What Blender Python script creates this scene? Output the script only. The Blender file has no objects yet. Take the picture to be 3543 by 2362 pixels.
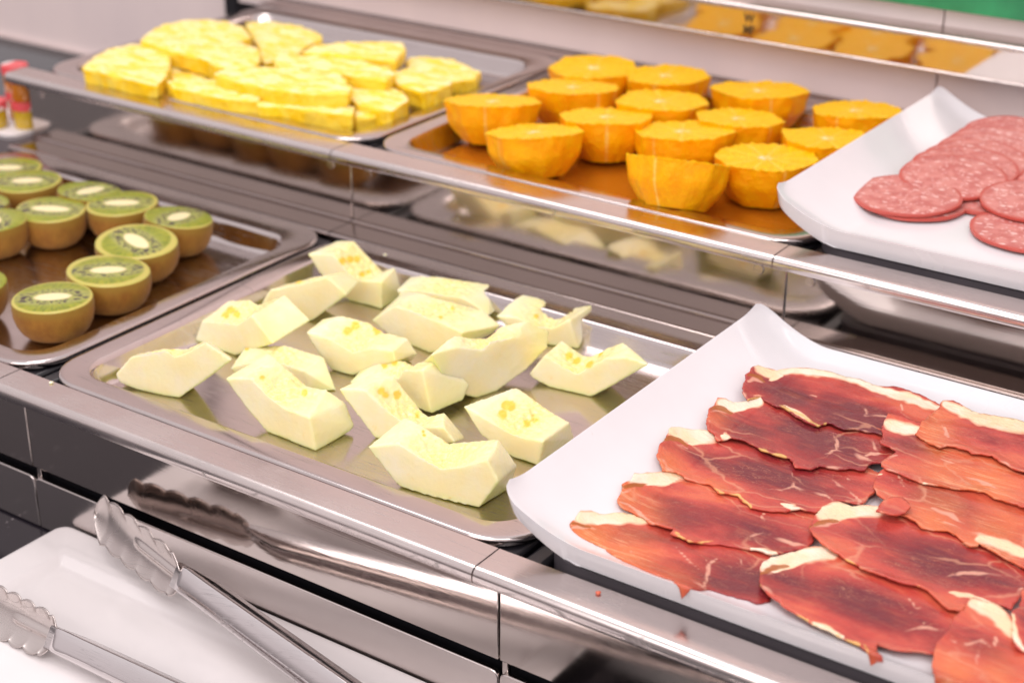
import bpy, bmesh, math, random
import numpy as np
from mathutils import Vector, Matrix, noise, geometry

# ---------------------------------------------------------------- camera, world, lights
S = 0.336                      # one display module in metres; all building is done in module units
CAMF = 5727.33                 # focal length in photograph pixels (photograph is 3543 x 2362)
YAW, PITCH, ROLL = -0.6005, 0.432, 0.0066
CAM = np.array([2.1345, -1.6279, 1.2336])
_f = np.array([math.sin(YAW)*math.cos(PITCH), math.cos(YAW)*math.cos(PITCH), -math.sin(PITCH)])
_r = np.array([math.cos(YAW), -math.sin(YAW), 0.0]); _u = np.cross(_r, _f)
_c, _s = math.cos(ROLL), math.sin(ROLL)
RM = np.array([_c*_r+_s*_u, -_s*_r+_c*_u, _f])

sc = bpy.context.scene
col = sc.collection
cam = bpy.data.cameras.new('camera'); camo = bpy.data.objects.new('camera', cam); col.objects.link(camo)
cam.lens = CAMF/3543*36; cam.sensor_width = 36; cam.clip_start = 0.02; cam.clip_end = 60
m = Matrix((RM[0], RM[1], -RM[2])).transposed().to_4x4(); m.translation = Vector(CAM*S)
camo.matrix_world = m
cam.dof.use_dof = True; cam.dof.focus_distance = 2.50*S; cam.dof.aperture_fstop = 7.5; cam.dof.aperture_blades = 8
sc.camera = camo

w = bpy.data.worlds.new('World'); sc.world = w; w.use_nodes = True
nt = w.node_tree; nt.nodes.clear()
wo = nt.nodes.new('ShaderNodeOutputWorld'); wb = nt.nodes.new('ShaderNodeBackground')
tc = nt.nodes.new('ShaderNodeTexCoord'); sx = nt.nodes.new('ShaderNodeSeparateXYZ'); cr = nt.nodes.new('ShaderNodeValToRGB')
nt.links.new(tc.outputs['Generated'], sx.inputs[0]); nt.links.new(sx.outputs['Z'], cr.inputs[0])
mr = nt.nodes.new('ShaderNodeMapRange'); mr.inputs[1].default_value = -1; mr.inputs[2].default_value = 1
nt.links.new(sx.outputs['Z'], mr.inputs[0]); nt.links.new(mr.outputs[0], cr.inputs[0])
e = cr.color_ramp.elements
e[0].position = 0.0; e[0].color = (.10, .085, .085, 1)
e[1].position = 1.0; e[1].color = (.80, .745, .76, 1)
a = e.new(.47); a.color = (.16, .13, .13, 1)
a = e.new(.56); a.color = (.62, .55, .56, 1)
nt.links.new(cr.outputs[0], wb.inputs[0]); wb.inputs[1].default_value = 1.12
nt.links.new(wb.outputs[0], wo.inputs[0])

def area(name, loc, target, sx_, sy_, power, colr):
    l = bpy.data.lights.new(name, 'AREA'); l.shape = 'RECTANGLE'; l.size = sx_; l.size_y = sy_; l.energy = power; l.color = colr
    o = bpy.data.objects.new(name, l); col.objects.link(o); o.location = loc
    d = Vector(target)-Vector(loc); o.rotation_euler = d.to_track_quat('-Z', 'Y').to_euler(); return o
area('ceiling_light', (-.25, .10, 1.45), (.10, .35, 0), 1.4, .40, 9.0, (1, .94, .93))
area('counter_light', (.95, -.75, 1.35), (.25, .45, .05), .8, .45, 7.5, (1, .925, .91))
area('front_fill', (.25, -1.70, 1.15), (.15, .60, .12), 1.5, .9, 12.5, (1, .925, .91))  # soft fill added out of view in front, to brighten the back wall
sc.view_settings.view_transform = 'Standard'; sc.view_settings.look = 'None'
sc.view_settings.exposure = 0.10; sc.view_settings.gamma = 1.0
sc.render.resolution_x = 1024; sc.render.resolution_y = 682
try:
    sc.cycles.max_bounces = 10; sc.cycles.glossy_bounces = 6; sc.cycles.diffuse_bounces = 3
    sc.cycles.caustics_reflective = True; sc.cycles.caustics_refractive = False; sc.cycles.blur_glossy = 0.6; sc.cycles.sample_clamp_indirect = 3.0
    sc.cycles.use_denoising = True
except Exception: pass

# ---------------------------------------------------------------- measuring helpers
def ray(u, v): return RM.T @ np.array([(u-1771.5)/CAMF, (1181-v)/CAMF, 1.0])
def at(u, v, z=None, y=None, x=None):
    """the point of a horizontal (z) or upright (y / x) plane that the photograph shows at u, v"""
    d = ray(u, v)
    if z is not None: t = (z-CAM[2])/d[2]
    elif y is not None: t = (y-CAM[1])/d[1]
    else: t = (x-CAM[0])/d[0]
    return CAM+d*t
def onplane(u, v, p0, n):
    d = ray(u, v); t = np.dot(np.array(p0)-CAM, n)/np.dot(d, n); return CAM+d*t
def dist(p): return float(np.dot(RM[2], np.array(p)-CAM))
def fa(L): return [(380+x/2, 800+y/2) for x, y in L]
def fb(L): return [(1100+x/2, 1000+y/2) for x, y in L]
def f3(L): return [(1900+x/2, 1200+y/2) for x, y in L]
def f4(L): return [(2367+x/2, 1200+y/2) for x, y in L]
def f5(L): return [(2367+x/2, 1578+y/2) for x, y in L]
def fp(L): return [(250+x/2, y/2) for x, y in L]
def fq(L): return [(900+x/2.6133, 80+y/2.6133) for x, y in L]

# ---------------------------------------------------------------- materials
def newmat(name):
    mt = bpy.data.materials.new(name); mt.use_nodes = True; t = mt.node_tree
    b = t.nodes['Principled BSDF']; return mt, t, b
class NT:
    def __init__(s, t): s.t = t
    def n(s, typ, **k):
        o = s.t.nodes.new(typ)
        for a, b in k.items():
            if a.startswith('i_'):
                key = a[2:]; key = int(key) if key.isdigit() else key
                o.inputs[key].default_value = b
            else: setattr(o, a, b)
        return o
    def l(s, a, b): s.t.links.new(a, b)
    def math(s, op, a, b=None, c=None, clamp=False):
        o = s.t.nodes.new('ShaderNodeMath'); o.operation = op; o.use_clamp = clamp
        for i, v in enumerate((a, b, c)):
            if v is None: continue
            if isinstance(v, (int, float)): o.inputs[i].default_value = v
            else: s.l(v, o.inputs[i])
        return o.outputs[0]
    def mix(s, fac, a, b, blend='MIX'):
        o = s.t.nodes.new('ShaderNodeMix'); o.data_type = 'RGBA'; o.blend_type = blend
        for i, v in ((0, fac), (6, a), (7, b)):
            if isinstance(v, (int, float)): o.inputs[i].default_value = v
            elif isinstance(v, tuple): o.inputs[i].default_value = v if len(v) == 4 else v+(1,)
            else: s.l(v, o.inputs[i])
        return o.outputs[2]
    def ramp(s, fac, stops, interp='LINEAR'):
        o = s.t.nodes.new('ShaderNodeValToRGB'); o.color_ramp.interpolation = interp
        el = o.color_ramp.elements
        while len(el) > 1: el.remove(el[-1])
        el[0].position = stops[0][0]; el[0].color = stops[0][1]+(1,)
        for p, c in stops[1:]:
            q = el.new(p); q.color = c+(1,)
        if fac is not None: s.l(fac, o.inputs[0])
        return o.outputs[0]
    def smooth(s, v, a, b, lo=0.0, hi=1.0):
        o = s.t.nodes.new('ShaderNodeMapRange'); o.interpolation_type = 'SMOOTHSTEP'
        s.l(v, o.inputs[0]); o.inputs[1].default_value = a; o.inputs[2].default_value = b
        o.inputs[3].default_value = lo; o.inputs[4].default_value = hi; return o.outputs[0]
    def noise(s, vec, scale, detail=3, rough=.5, dist=0.0):
        o = s.n('ShaderNodeTexNoise'); o.inputs['Scale'].default_value = scale; o.inputs['Detail'].default_value = detail
        o.inputs['Roughness'].default_value = rough; o.inputs['Distortion'].default_value = dist
        if vec is not None: s.l(vec, o.inputs['Vector'])
        return o.outputs[0]
    def obj(s): return s.n('ShaderNodeTexCoord').outputs['Object']
    def mapping(s, vec, scale=(1, 1, 1), rot=(0, 0, 0), loc=(0, 0, 0)):
        o = s.n('ShaderNodeMapping'); s.l(vec, o.inputs[0]); o.inputs['Scale'].default_value = scale
        o.inputs['Rotation'].default_value = rot; o.inputs['Location'].default_value = loc; return o.outputs[0]
    def attr(s, name):
        o = s.n('ShaderNodeAttribute'); o.attribute_name = name; return o
    def bump(s, h, strength, distance, bsdf):
        o = s.n('ShaderNodeBump'); o.inputs['Strength'].default_value = strength; o.inputs['Distance'].default_value = distance
        s.l(h, o.inputs['Height']); s.l(o.outputs[0], bsdf.inputs['Normal']); return o

def metal(name, base, rough, brush=(4, 160, 160), bstr=.12, smear=.06, scratch=0.0, aniso=0.0):
    mt, t, b = newmat(name); N = NT(t)
    b.inputs['Metallic'].default_value = 1.0
    g = N.n('ShaderNodeNewGeometry').outputs['Position']
    streak = N.noise(N.mapping(g, brush), 6, 3, .6)
    blot = N.noise(N.mapping(g, (1, 1, 1)), 14, 4, .6)
    r = N.math('ADD', rough-smear*.5, N.math('MULTIPLY', N.smooth(blot, .35, .7), smear))
    r = N.math('ADD', r, N.math('MULTIPLY', streak, .05))
    N.l(r, b.inputs['Roughness'])
    c = N.mix(N.math('MULTIPLY', N.smooth(blot, .3, .75), .35), tuple(base), tuple(x*.86 for x in base))
    h = streak
    if scratch > 0:
        acc = None
        for k, (rot, sc_) in enumerate(((.5, 30), (1.9, 26), (2.7, 34), (1.1, 22))):
            v = N.mapping(g, (sc_*.35, sc_*22, sc_), (0, 0, rot))
            nn = N.noise(v, 1.0, 2, .5, .35)
            ln = N.math('MULTIPLY', N.smooth(N.math('ABSOLUTE', N.math('SUBTRACT', nn, .5)), .0, .014, 1, 0),
                        N.smooth(N.noise(N.mapping(g, (1, 1, 1), loc=(k*3.1, k, 0)), 22, 2), .5, .62))
            acc = ln if acc is None else N.math('MAXIMUM', acc, ln)
        c = N.mix(N.math('MULTIPLY', acc, scratch), c, tuple(x*.35 for x in base)); r = N.math('ADD', r, N.math('MULTIPLY', acc, .25)); N.l(r, b.inputs['Roughness'])
    N.l(c, b.inputs['Base Color'])
    N.bump(h, bstr, .0002, b)
    return mt
M = {}
M['rail'] = metal('brushed_rail_steel', (.69, .62, .60), .20, (3, 120, 120), .10, .15, .45)
M['ledge'] = metal('polished_ledge_steel', (.43, .36, .34), .085, (3, 150, 150), .06, .05, 0)
M['mirror'] = metal('mirror_panel_steel', (.60, .535, .505), .055, (2, 90, 160), .05, .05, 0)
M['strip'] = metal('satin_strip_steel', (.68, .62, .60), .16, (3, 60, 220), .15, .06, 0)
M['tray'] = metal('worn_tray_steel', (.62, .555, .54), .14, (5, 5, 5), .05, .10, .55)
M['tongs'] = metal('tongs_steel', (.74, .70, .70), .10, (30, 30, 30), .05, .10, .3)
M['mirror_soft'] = metal('scuffed_mirror_panel', (.62, .55, .51), .085, (2, 90, 160), .08, .06, 0)
M['jaw'] = metal('tongs_jaw_steel', (.64, .58, .555), .27, (30, 30, 30), .08, .14, .3)

def plain(name, base, rough, spec=.5, coat=0.0, nscale=None, namp=.1, bump=0.0, sss=0.0):
    mt, t, b = newmat(name); N = NT(t)
    b.inputs['Roughness'].default_value = rough; b.inputs['Specular IOR Level'].default_value = spec
    b.inputs['Coat Weight'].default_value = coat; b.inputs['Coat Roughness'].default_value = .06
    o = N.obj(); ns = N.noise(o, nscale or 30, 4, .6)
    N.l(N.mix(N.smooth(ns, .3, .7), tuple(x*(1-namp) for x in base), tuple(min(1, x*(1+namp*.4)) for x in base)), b.inputs['Base Color'])
    if bump: N.bump(ns, bump, .0005, b)
    if sss:
        b.inputs['Subsurface Weight'].default_value = sss; b.inputs['Subsurface Scale'].default_value = .004
    return mt
M['black'] = plain('black_plastic', (.012, .011, .014), .35)
M['rubber'] = plain('dark_rubber_holder', (.085, .075, .085), .4)
M['porcelain'] = plain('white_porcelain', (.77, .755, .775), .12, .5, .25, 9, .05)
t = M['porcelain'].node_tree; N = NT(t); b = t.nodes['Principled BSDF']; g = N.n('ShaderNodeNewGeometry').outputs['Position']; old = b.inputs['Base Color'].links[0].from_socket
sm = N.math('MULTIPLY', N.smooth(N.noise(N.mapping(g, (1, 1, 1)), 70, 4, .6, .6), .66, .76, 0, .35), N.smooth(N.noise(g, 9, 2), .48, .6))
N.l(N.mix(sm, old, (.52, .44, .38)), b.inputs['Base Color']); N.l(N.math('ADD', .10, N.math('MULTIPLY', N.smooth(N.noise(g, 20, 3), .4, .7), .18)), b.inputs['Roughness'])
M['plate'] = plain('cream_porcelain', (.75, .715, .715), .10, .5, .3, 9, .04)
M['wall'] = None
mt, t, b = newmat('matte_wall_panel'); N = NT(t)
g = N.n('ShaderNodeNewGeometry').outputs['Position']
cl = N.noise(N.mapping(g, (1, 1, .35)), 9, 4, .6); sp = N.noise(N.mapping(g, (1, 1, 1.4)), 55, 2, .5)
c = N.mix(N.smooth(cl, .25, .75), (.90, .765, .74), (.82, .70, .69))
c = N.mix(N.smooth(sp, .70, .78, 0, .45), c, (.42, .32, .26))
N.l(c, b.inputs['Base Color']); b.inputs['Roughness'].default_value = .38; b.inputs['Metallic'].default_value = 0
M['wall'] = mt
# granite
mt, t, b = newmat('black_granite'); N = NT(t); g = N.n('ShaderNodeNewGeometry').outputs['Position']
vo = N.n('ShaderNodeTexVoronoi'); vo.inputs['Scale'].default_value = 190; N.l(g, vo.inputs['Vector'])
rn = N.noise(g, 60, 3)
fac = N.math('MULTIPLY', N.smooth(vo.outputs['Distance'], .10, .22, 1, 0), N.smooth(rn, .56, .66))
N.l(N.mix(fac, (.018, .015, .021), (.22, .20, .21)), b.inputs['Base Color']); b.inputs['Roughness'].default_value = .16
M['granite'] = mt
M['green'] = plain('green_plastic', (.035, .33, .14), .4, nscale=20, namp=.3)
M['glass_amber'] = plain('honey_glass', (.62, .40, .015), .12, .6, .4)
M['glass_orange'] = plain('marmalade_glass', (.60, .20, .01), .12, .6, .4)
mt, t, b = newmat('printed_foil_lid'); N = NT(t)
o_ = N.obj(); nn = N.noise(o_, 75, 2, .4)
N.l(N.mix(N.smooth(nn, .47, .56), (.72, .08, .09), (.82, .70, .68)), b.inputs['Base Color']); b.inputs['Roughness'].default_value = .35
M['foil'] = mt
M['ink'] = plain('etched_dark_mark', (.10, .055, .02), .5)
M['paper'] = plain('white_carton', (.80, .77, .78), .6)

# melon flesh
mt, t, b = newmat('honeydew_flesh'); N = NT(t)
o_ = N.obj(); geo = N.n('ShaderNodeNewGeometry')
n1 = N.noise(o_, 70, 4, .6); n2 = N.noise(o_, 420, 3, .6); n3 = N.noise(N.mapping(o_, (1, 1, 1)), 900, 2, .5)
base = N.mix(N.smooth(n1, .3, .7), (.93, .85, .53), (.93, .86, .62))
rind = N.attr('rind').outputs['Fac']; cav = N.attr('cavity').outputs['Fac']; seed = N.attr('seed').outputs['Fac']
warmp = N.noise(o_, 28, 3, .5)
base = N.mix(N.smooth(warmp, .38, .68, 0, .8), base, (.94, .80, .38))
base = N.mix(N.math('MULTIPLY', rind, .85), base, (.78, .84, .30))
fib = N.noise(N.mapping(o_, (60, 60, 240)), 5, 4, .7)
base = N.mix(N.math('MULTIPLY', cav, N.smooth(fib, .3, .7, .35, 1.0)), base, (.94, .76, .27))
sd = N.smooth(N.math('ADD', seed, N.math('MULTIPLY', N.math('SUBTRACT', N.noise(N.mapping(o_, (1, .45, 1), (0, 0, .5)), 150, 3, .6), .5), 1.9)), .30, .80)
base = N.mix(N.math('MULTIPLY', N.smooth(seed, .05, .6), .35), base, (.93, .74, .22))
base = N.mix(N.math('MULTIPLY', sd, .85), base, (.93, .56, .03))
N.l(base, b.inputs['Base Color']); b.inputs['Roughness'].default_value = .27
b.inputs['Specular IOR Level'].default_value = .5
b.inputs['Subsurface Weight'].default_value = .6; b.inputs['Subsurface Scale'].default_value = .006
b.inputs['Subsurface Radius'].default_value = (1, .82, .38)
N.bump(N.math('ADD', N.math('MULTIPLY', n2, .5), N.math('MULTIPLY', n3, .5)), .45, .0006, b)
M['melon'] = mt

# pineapple
mt, t, b = newmat('pineapple_flesh'); N = NT(t)
o_ = N.obj(); n1 = N.noise(N.mapping(o_, (1, 3.2, 1)), 60, 4, .6, .6); n2 = N.noise(o_, 260, 3, .6)
side = N.smooth(N.math('ABSOLUTE', N.n('ShaderNodeSeparateXYZ').outputs[2]), 0, 1)
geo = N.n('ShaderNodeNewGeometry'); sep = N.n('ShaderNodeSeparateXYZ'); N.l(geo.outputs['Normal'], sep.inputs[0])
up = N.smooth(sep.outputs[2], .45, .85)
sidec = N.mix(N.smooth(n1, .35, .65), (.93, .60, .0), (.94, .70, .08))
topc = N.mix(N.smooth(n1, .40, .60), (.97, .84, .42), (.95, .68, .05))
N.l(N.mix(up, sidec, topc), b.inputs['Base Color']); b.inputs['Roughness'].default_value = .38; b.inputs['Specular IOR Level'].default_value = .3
b.inputs['Subsurface Weight'].default_value = .35; b.inputs['Subsurface Scale'].default_value = .005
b.inputs['Subsurface Radius'].default_value = (1, .8, .2)
N.bump(n2, .5, .001, b)
M['pineapple'] = mt

# orange flesh : attributes rad (0 centre, 1 rim of the cut face), top
mt, t, b = newmat('orange_flesh'); N = NT(t)
o_ = N.obj(); uvx = N.attr('ang').outputs['Fac']; rad = N.attr('rad').outputs['Fac']; top = N.attr('top').outputs['Fac']; mem = N.attr('memb').outputs['Fac']
n1 = N.noise(o_, 90, 3, .6); n2 = N.noise(N.mapping(o_, (1, 1, 1)), 380, 3, .6)
comb = N.n('ShaderNodeCombineXYZ'); N.l(N.math('MULTIPLY', uvx, 42), comb.inputs[0]); N.l(N.math('MULTIPLY', rad, 7), comb.inputs[1])
ves = N.noise(comb.outputs[0], 1.6, 2, .5)
topc = N.mix(N.smooth(ves, .35, .65), (1.0, .44, .0), (1.0, .57, .005))
topc = N.mix(N.math('MULTIPLY', mem, .5), topc, (.97, .66, .12))
topc = N.mix(N.math('MULTIPLY', N.smooth(rad, .08, .20, 1, 0), N.smooth(N.noise(o_, 220, 2), .42, .55)), topc, (.95, .83, .52))
sidc = N.mix(N.smooth(n1, .3, .7), (1.0, .37, .0), (1.0, .47, .0))
sidc = N.mix(N.math('MULTIPLY', N.smooth(N.math('ADD', mem, N.math('MULTIPLY', N.math('SUBTRACT', n1, .5), .9)),   .50, .95), .6), sidc, (1.0, .72, .20))
N.l(N.mix(top, sidc, topc), b.inputs['Base Color']); b.inputs['Roughness'].default_value = .42; b.inputs['Specular IOR Level'].default_value = .22
b.inputs['Subsurface Weight'].default_value = .4; b.inputs['Subsurface Scale'].default_value = .006
b.inputs['Subsurface Radius'].default_value = (1, .45, .08)
N.bump(N.math('ADD', n2, N.math('MULTIPLY', N.math('MULTIPLY', ves, top), 1.0)), .7, .0014, b)
M['orange'] = mt

# kiwi
mt, t, b = newmat('kiwi_cut_flesh'); N = NT(t)
o_ = N.obj(); sp_ = N.n('ShaderNodeSeparateXYZ'); N.l(o_, sp_.inputs[0])
oi = N.n('ShaderNodeObjectInfo').outputs['Random']
X, Y = sp_.outputs[0], sp_.outputs[1]
R0 = .0235
x1 = N.math('DIVIDE', X, R0); y1 = N.math('DIVIDE', Y, R0)
rr = N.math('SQRT', N.math('ADD', N.math('POWER', x1, 2), N.math('POWER', y1, 2)))
th = N.math('ARCTAN2', y1, x1)
xc = N.math('DIVIDE', x1, N.math('ADD', 1.5, N.math('MULTIPLY', oi, .8)))
rc = N.math('SQRT', N.math('ADD', N.math('POWER', N.math('ABSOLUTE', xc), 2), N.math('POWER', N.math('MULTIPLY', y1, 1.12), 2)))
cx = N.n('ShaderNodeCombineXYZ'); N.l(N.math('MULTIPLY', th, 7.5), cx.inputs[0]); N.l(N.math('MULTIPLY', rr, 2.2), cx.inputs[1]); N.l(N.math('MULTIPLY', oi, 50), cx.inputs[2])
stre = N.noise(cx.outputs[0], 1.5, 3, .6)
wob = N.noise(cx.outputs[0], .5, 2)
rcw = N.math('ADD', rc, N.math('MULTIPLY', N.math('SUBTRACT', stre, .5), .07))
green = N.mix(N.smooth(stre, .35, .65), (.165, .205, .006), (.33, .34, .012))
green = N.mix(N.smooth(rr, .45, .95), N.mix(.5, green, (.30, .34, .05)), green)
cv = N.n('ShaderNodeCombineXYZ'); N.l(N.math('MULTIPLY', th, 4.6), cv.inputs[0]); N.l(N.math('MULTIPLY', rc, 7.0), cv.inputs[1]); N.l(N.math('MULTIPLY', oi, 30), cv.inputs[2])
vv = N.n('ShaderNodeTexVoronoi'); vv.inputs['Scale'].default_value = 1.35; N.l(cv.outputs[0], vv.inputs['Vector'])
seeds = N.math('MULTIPLY', N.smooth(vv.outputs['Distance'], .36, .52, 1, 0), N.math('MULTIPLY', N.smooth(rc, .27, .33), N.smooth(rc, .50, .58, 1, 0)))
pale = N.math('MULTIPLY', N.smooth(rcw, .24, .36), N.smooth(rcw, .5, .66, 1, 0))
c = N.mix(N.math('MULTIPLY', pale, .22), green, (.60, .54, .30))
c = N.mix(N.smooth(rcw, .22, .31, 1, 0), c, (.86, .76, .44))
c = N.mix(seeds, c, (.035, .02, .03))
c = N.mix(N.smooth(rr, .93, 1.0), c, (.52, .46, .10))
N.l(c, b.inputs['Base Color']); b.inputs['Roughness'].default_value = .28
b.inputs['Subsurface Weight'].default_value = .2; b.inputs['Subsurface Scale'].default_value = .003
N.bump(stre, .3, .0006, b)
M['kiwi'] = mt
mt, t, b = newmat('kiwi_skin'); N = NT(t); o_ = N.obj()
n1 = N.noise(N.mapping(o_, (1, 1, .6)), 120, 4, .7); n2 = N.noise(o_, 900, 3, .7); n3 = N.noise(N.mapping(o_, (1, 1, .3)), 60, 3, .6)
spz = N.n('ShaderNodeSeparateXYZ'); N.l(o_, spz.inputs[0])
c = N.mix(N.smooth(n1, .3, .7), (.27, .105, .009), (.38, .165, .016))
c = N.mix(N.math('MULTIPLY', N.smooth(n3, .4, .65), .25), c, (.30, .20, .02))
c = N.mix(N.smooth(spz.outputs[2], -.007, -.0005), c, (.30, .17, .015))
c = N.mix(N.smooth(n2, .62, .75, 0, .5), c, (.15, .07, .015))
N.l(c, b.inputs['Base Color']); b.inputs['Roughness'].default_value = .72
b.inputs['Sheen Weight'].default_value = .08; b.inputs['Sheen Roughness'].default_value = .4
N.bump(N.math('ADD', n2, n1), .5, .0008, b)
M['kiwiskin'] = mt

# salami
mt, t, b = newmat('salami_slice'); N = NT(t); o_ = N.obj(); oi = N.n('ShaderNodeObjectInfo').outputs['Random']
cb = N.n('ShaderNodeCombineXYZ'); N.l(N.math('MULTIPLY', oi, 3), cb.inputs[0]); N.l(N.math('MULTIPLY', oi, 7), cb.inputs[2])
va = N.n('ShaderNodeVectorMath'); N.l(o_, va.inputs[0]); N.l(cb.outputs[0], va.inputs[1])
warp = N.n('ShaderNodeTexNoise'); warp.inputs['Scale'].default_value = 60; N.l(va.outputs[0], warp.inputs['Vector'])
wv = N.n('ShaderNodeVectorMath'); wv.operation = 'SCALE'; N.l(warp.outputs['Color'], wv.inputs[0]); wv.inputs['Scale'].default_value = .010
vb = N.n('ShaderNodeVectorMath'); N.l(va.outputs[0], vb.inputs[0]); N.l(wv.outputs[0], vb.inputs[1])
v1 = N.n('ShaderNodeTexVoronoi'); v1.inputs['Scale'].default_value = 270; N.l(N.mapping(vb.outputs[0], (.55, 1.25, 1)), v1.inputs['Vector'])
rnd = N.n('ShaderNodeSeparateColor'); N.l(v1.outputs['Color'], rnd.inputs[0])
fat = N.math('MULTIPLY', N.smooth(v1.outputs['Distance'], .22, .40, 1, 0), N.smooth(rnd.outputs[0], .55, .60))
v2 = N.n('ShaderNodeTexVoronoi'); v2.inputs['Scale'].default_value = 520; N.l(N.mapping(vb.outputs[0], (1, .7, 1), (0, 0, .6)), v2.inputs['Vector'])
rn2 = N.n('ShaderNodeSeparateColor'); N.l(v2.outputs['Color'], rn2.inputs[0])
fat2 = N.math('MULTIPLY', N.smooth(v2.outputs['Distance'], .25, .5, 1, 0), N.smooth(rn2.outputs[0], .70, .76))
lean = N.mix(N.smooth(N.noise(vb.outputs[0], 130, 3), .35, .65), (.50, .13, .115), (.62, .235, .205))
c = N.mix(N.math('MAXIMUM', fat, N.math('MULTIPLY', fat2, .6)), lean, (.80, .53, .49))
sp_ = N.n('ShaderNodeSeparateXYZ'); N.l(o_, sp_.inputs[0])
rr = N.math('SQRT', N.math('ADD', N.math('POWER', sp_.outputs[0], 2), N.math('POWER', sp_.outputs[1], 2)))
c = N.mix(N.smooth(rr, .0300, .0325), c, (.50, .08, .06))
N.l(c, b.inputs['Base Color']); b.inputs['Roughness'].default_value = .36
b.inputs['Subsurface Weight'].default_value = .15; b.inputs['Subsurface Scale'].default_value = .002
N.bump(N.noise(o_, 600, 3), .3, .0005, b)
M['salami'] = mt

# cured ham : attributes fat, deep (0 orange thin edge .. 1 wine), vein, fol
mt, t, b = newmat('cured_ham_slice'); N = NT(t); o_ = N.obj()
fatA = N.attr('fat').outputs['Fac']; deep = N.attr('deep').outputs['Fac']; vein = N.attr('vein').outputs['Fac']; rim = N.attr('rim').outputs['Fac']; ora = N.attr('thin').outputs['Fac']
g = N.n('ShaderNodeNewGeometry').outputs['Position']
gr = N.mapping(g, (16, 95, 10), (0, 0, .12))
grain = N.noise(gr, 3.2, 4, .6, .5); big = N.noise(N.mapping(g, (9, 22, 5), (0, 0, .15)), 2.2, 3, .6, .4)
lean = N.ramp(N.math('ADD', N.math('MULTIPLY', deep, .95), N.math('MULTIPLY', N.math('SUBTRACT', big, .5), 1.5), None), [(0, (.63, .125, .065)), (.22, (.50, .060, .045)), (.5, (.29, .024, .025)), (.8, (.15, .012, .022))])
lean = N.mix(N.smooth(grain, .52, .80, 0, .30), lean, (.60, .15, .07))
fine = N.noise(N.mapping(g, (45, 330, 10), (0, 0, .22)), 3.0, 3, .7, .8)
lean = N.mix(N.smooth(fine, .58, .72, 0, .28), lean, (.66, .24, .13))
lean = N.mix(N.math('MULTIPLY', ora, .80), lean, (.72, .21, .045))
stk = N.noise(N.mapping(g, (14, 190, 10), (0, 0, .20)), 3.0, 4, .75, .6)
lean = N.mix(N.math('MULTIPLY', N.smooth(ora, .1, .6), N.smooth(stk, .50, .72, 0, .75)), lean, (.84, .48, .26))
wv = N.n('ShaderNodeTexNoise'); wv.inputs['Scale'].default_value = 42; wv.inputs['Detail'].default_value = 3; N.l(g, wv.inputs['Vector'])
hair = N.noise(N.mapping(g, (30, 75, 8), (0, 0, .3)), 3.0, 3, .6, 1.2)
hl = N.math('MULTIPLY', N.smooth(N.math('ABSOLUTE', N.math('SUBTRACT', hair, .5)), 0, .016, 1, 0), N.smooth(big, .50, .62))
lean = N.mix(N.math('MULTIPLY', hl, .42), lean, (.66, .30, .18))
ve = N.n('ShaderNodeTexVoronoi'); ve.feature = 'DISTANCE_TO_EDGE'; ve.inputs['Scale'].default_value = 1.0
wn = N.n('ShaderNodeTexNoise'); wn.inputs['Scale'].default_value = 26; wn.inputs['Detail'].default_value = 4; N.l(g, wn.inputs['Vector'])
ws = N.n('ShaderNodeVectorMath'); ws.operation = 'SCALE'; N.l(wn.outputs['Color'], ws.inputs[0]); ws.inputs['Scale'].default_value = 1.1
wa = N.n('ShaderNodeVectorMath'); N.l(N.mapping(g, (17, 46, 0), (0, 0, .25)), wa.inputs[0]); N.l(ws.outputs[0], wa.inputs[1]); N.l(wa.outputs[0], ve.inputs['Vector'])
marb = N.math('MULTIPLY', N.smooth(ve.outputs['Distance'], .0, .045, 1, 0), N.smooth(N.noise(N.mapping(g, (1, 1, 1), loc=(3, 1, 0)), 19, 2), .47, .62))
lean = N.mix(N.math('MULTIPLY', marb, .5), lean, (.70, .33, .20))
vn = N.math('ADD', vein, N.math('MULTIPLY', N.math('SUBTRACT', wv.outputs[0], .5), .9))
c = N.mix(N.math('MULTIPLY', N.smooth(vn, .38, 1.0), .78), lean, (.74, .38, .27))
fatc = N.mix(N.smooth(wv.outputs[0], .38, .62), (.88, .74, .58), (.86, .64, .40))
fv = N.math('ADD', fatA, N.math('MULTIPLY', N.math('SUBTRACT', wv.outputs[0], .5), .30))
c = N.mix(N.smooth(fv, .30, .52), c, (.82, .44, .28))
c = N.mix(N.smooth(fv, .46, .66), c, fatc)
c = N.mix(N.math('MULTIPLY', N.smooth(N.attr('brown').outputs['Fac'], .35, .7), .9), c, (.36, .10, .012))
rn_ = N.math('ADD', rim, N.math('MULTIPLY', N.math('SUBTRACT', N.noise(g, 160, 3), .5), 1.1))
c = N.mix(N.math('MULTIPLY', N.smooth(rn_, .65, .95), .75), c, (.78, .52, .16))
N.l(c, b.inputs['Base Color']); b.inputs['Roughness'].default_value = .36
b.inputs['Specular IOR Level'].default_value = .28
b.inputs['Subsurface Weight'].default_value = .10; b.inputs['Subsurface Scale'].default_value = .003
b.inputs['Coat Weight'].default_value = .40; b.inputs['Coat Roughness'].default_value = .14
N.bump(N.math('ADD', N.math('MULTIPLY', N.noise(g, 55, 3), 1.6), N.math('ADD', N.math('MULTIPLY', grain, .8), N.noise(g, 420, 2))), .5, .0010, b)
M['ham'] = mt
# juice film
mt, t, b = newmat('orange_juice_film'); N = NT(t)
b.inputs['Base Color'].default_value = (.62, .20, .01, 1); b.inputs['Roughness'].default_value = .06; b.inputs['Alpha'].default_value = .62
M['juice'] = mt

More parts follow.
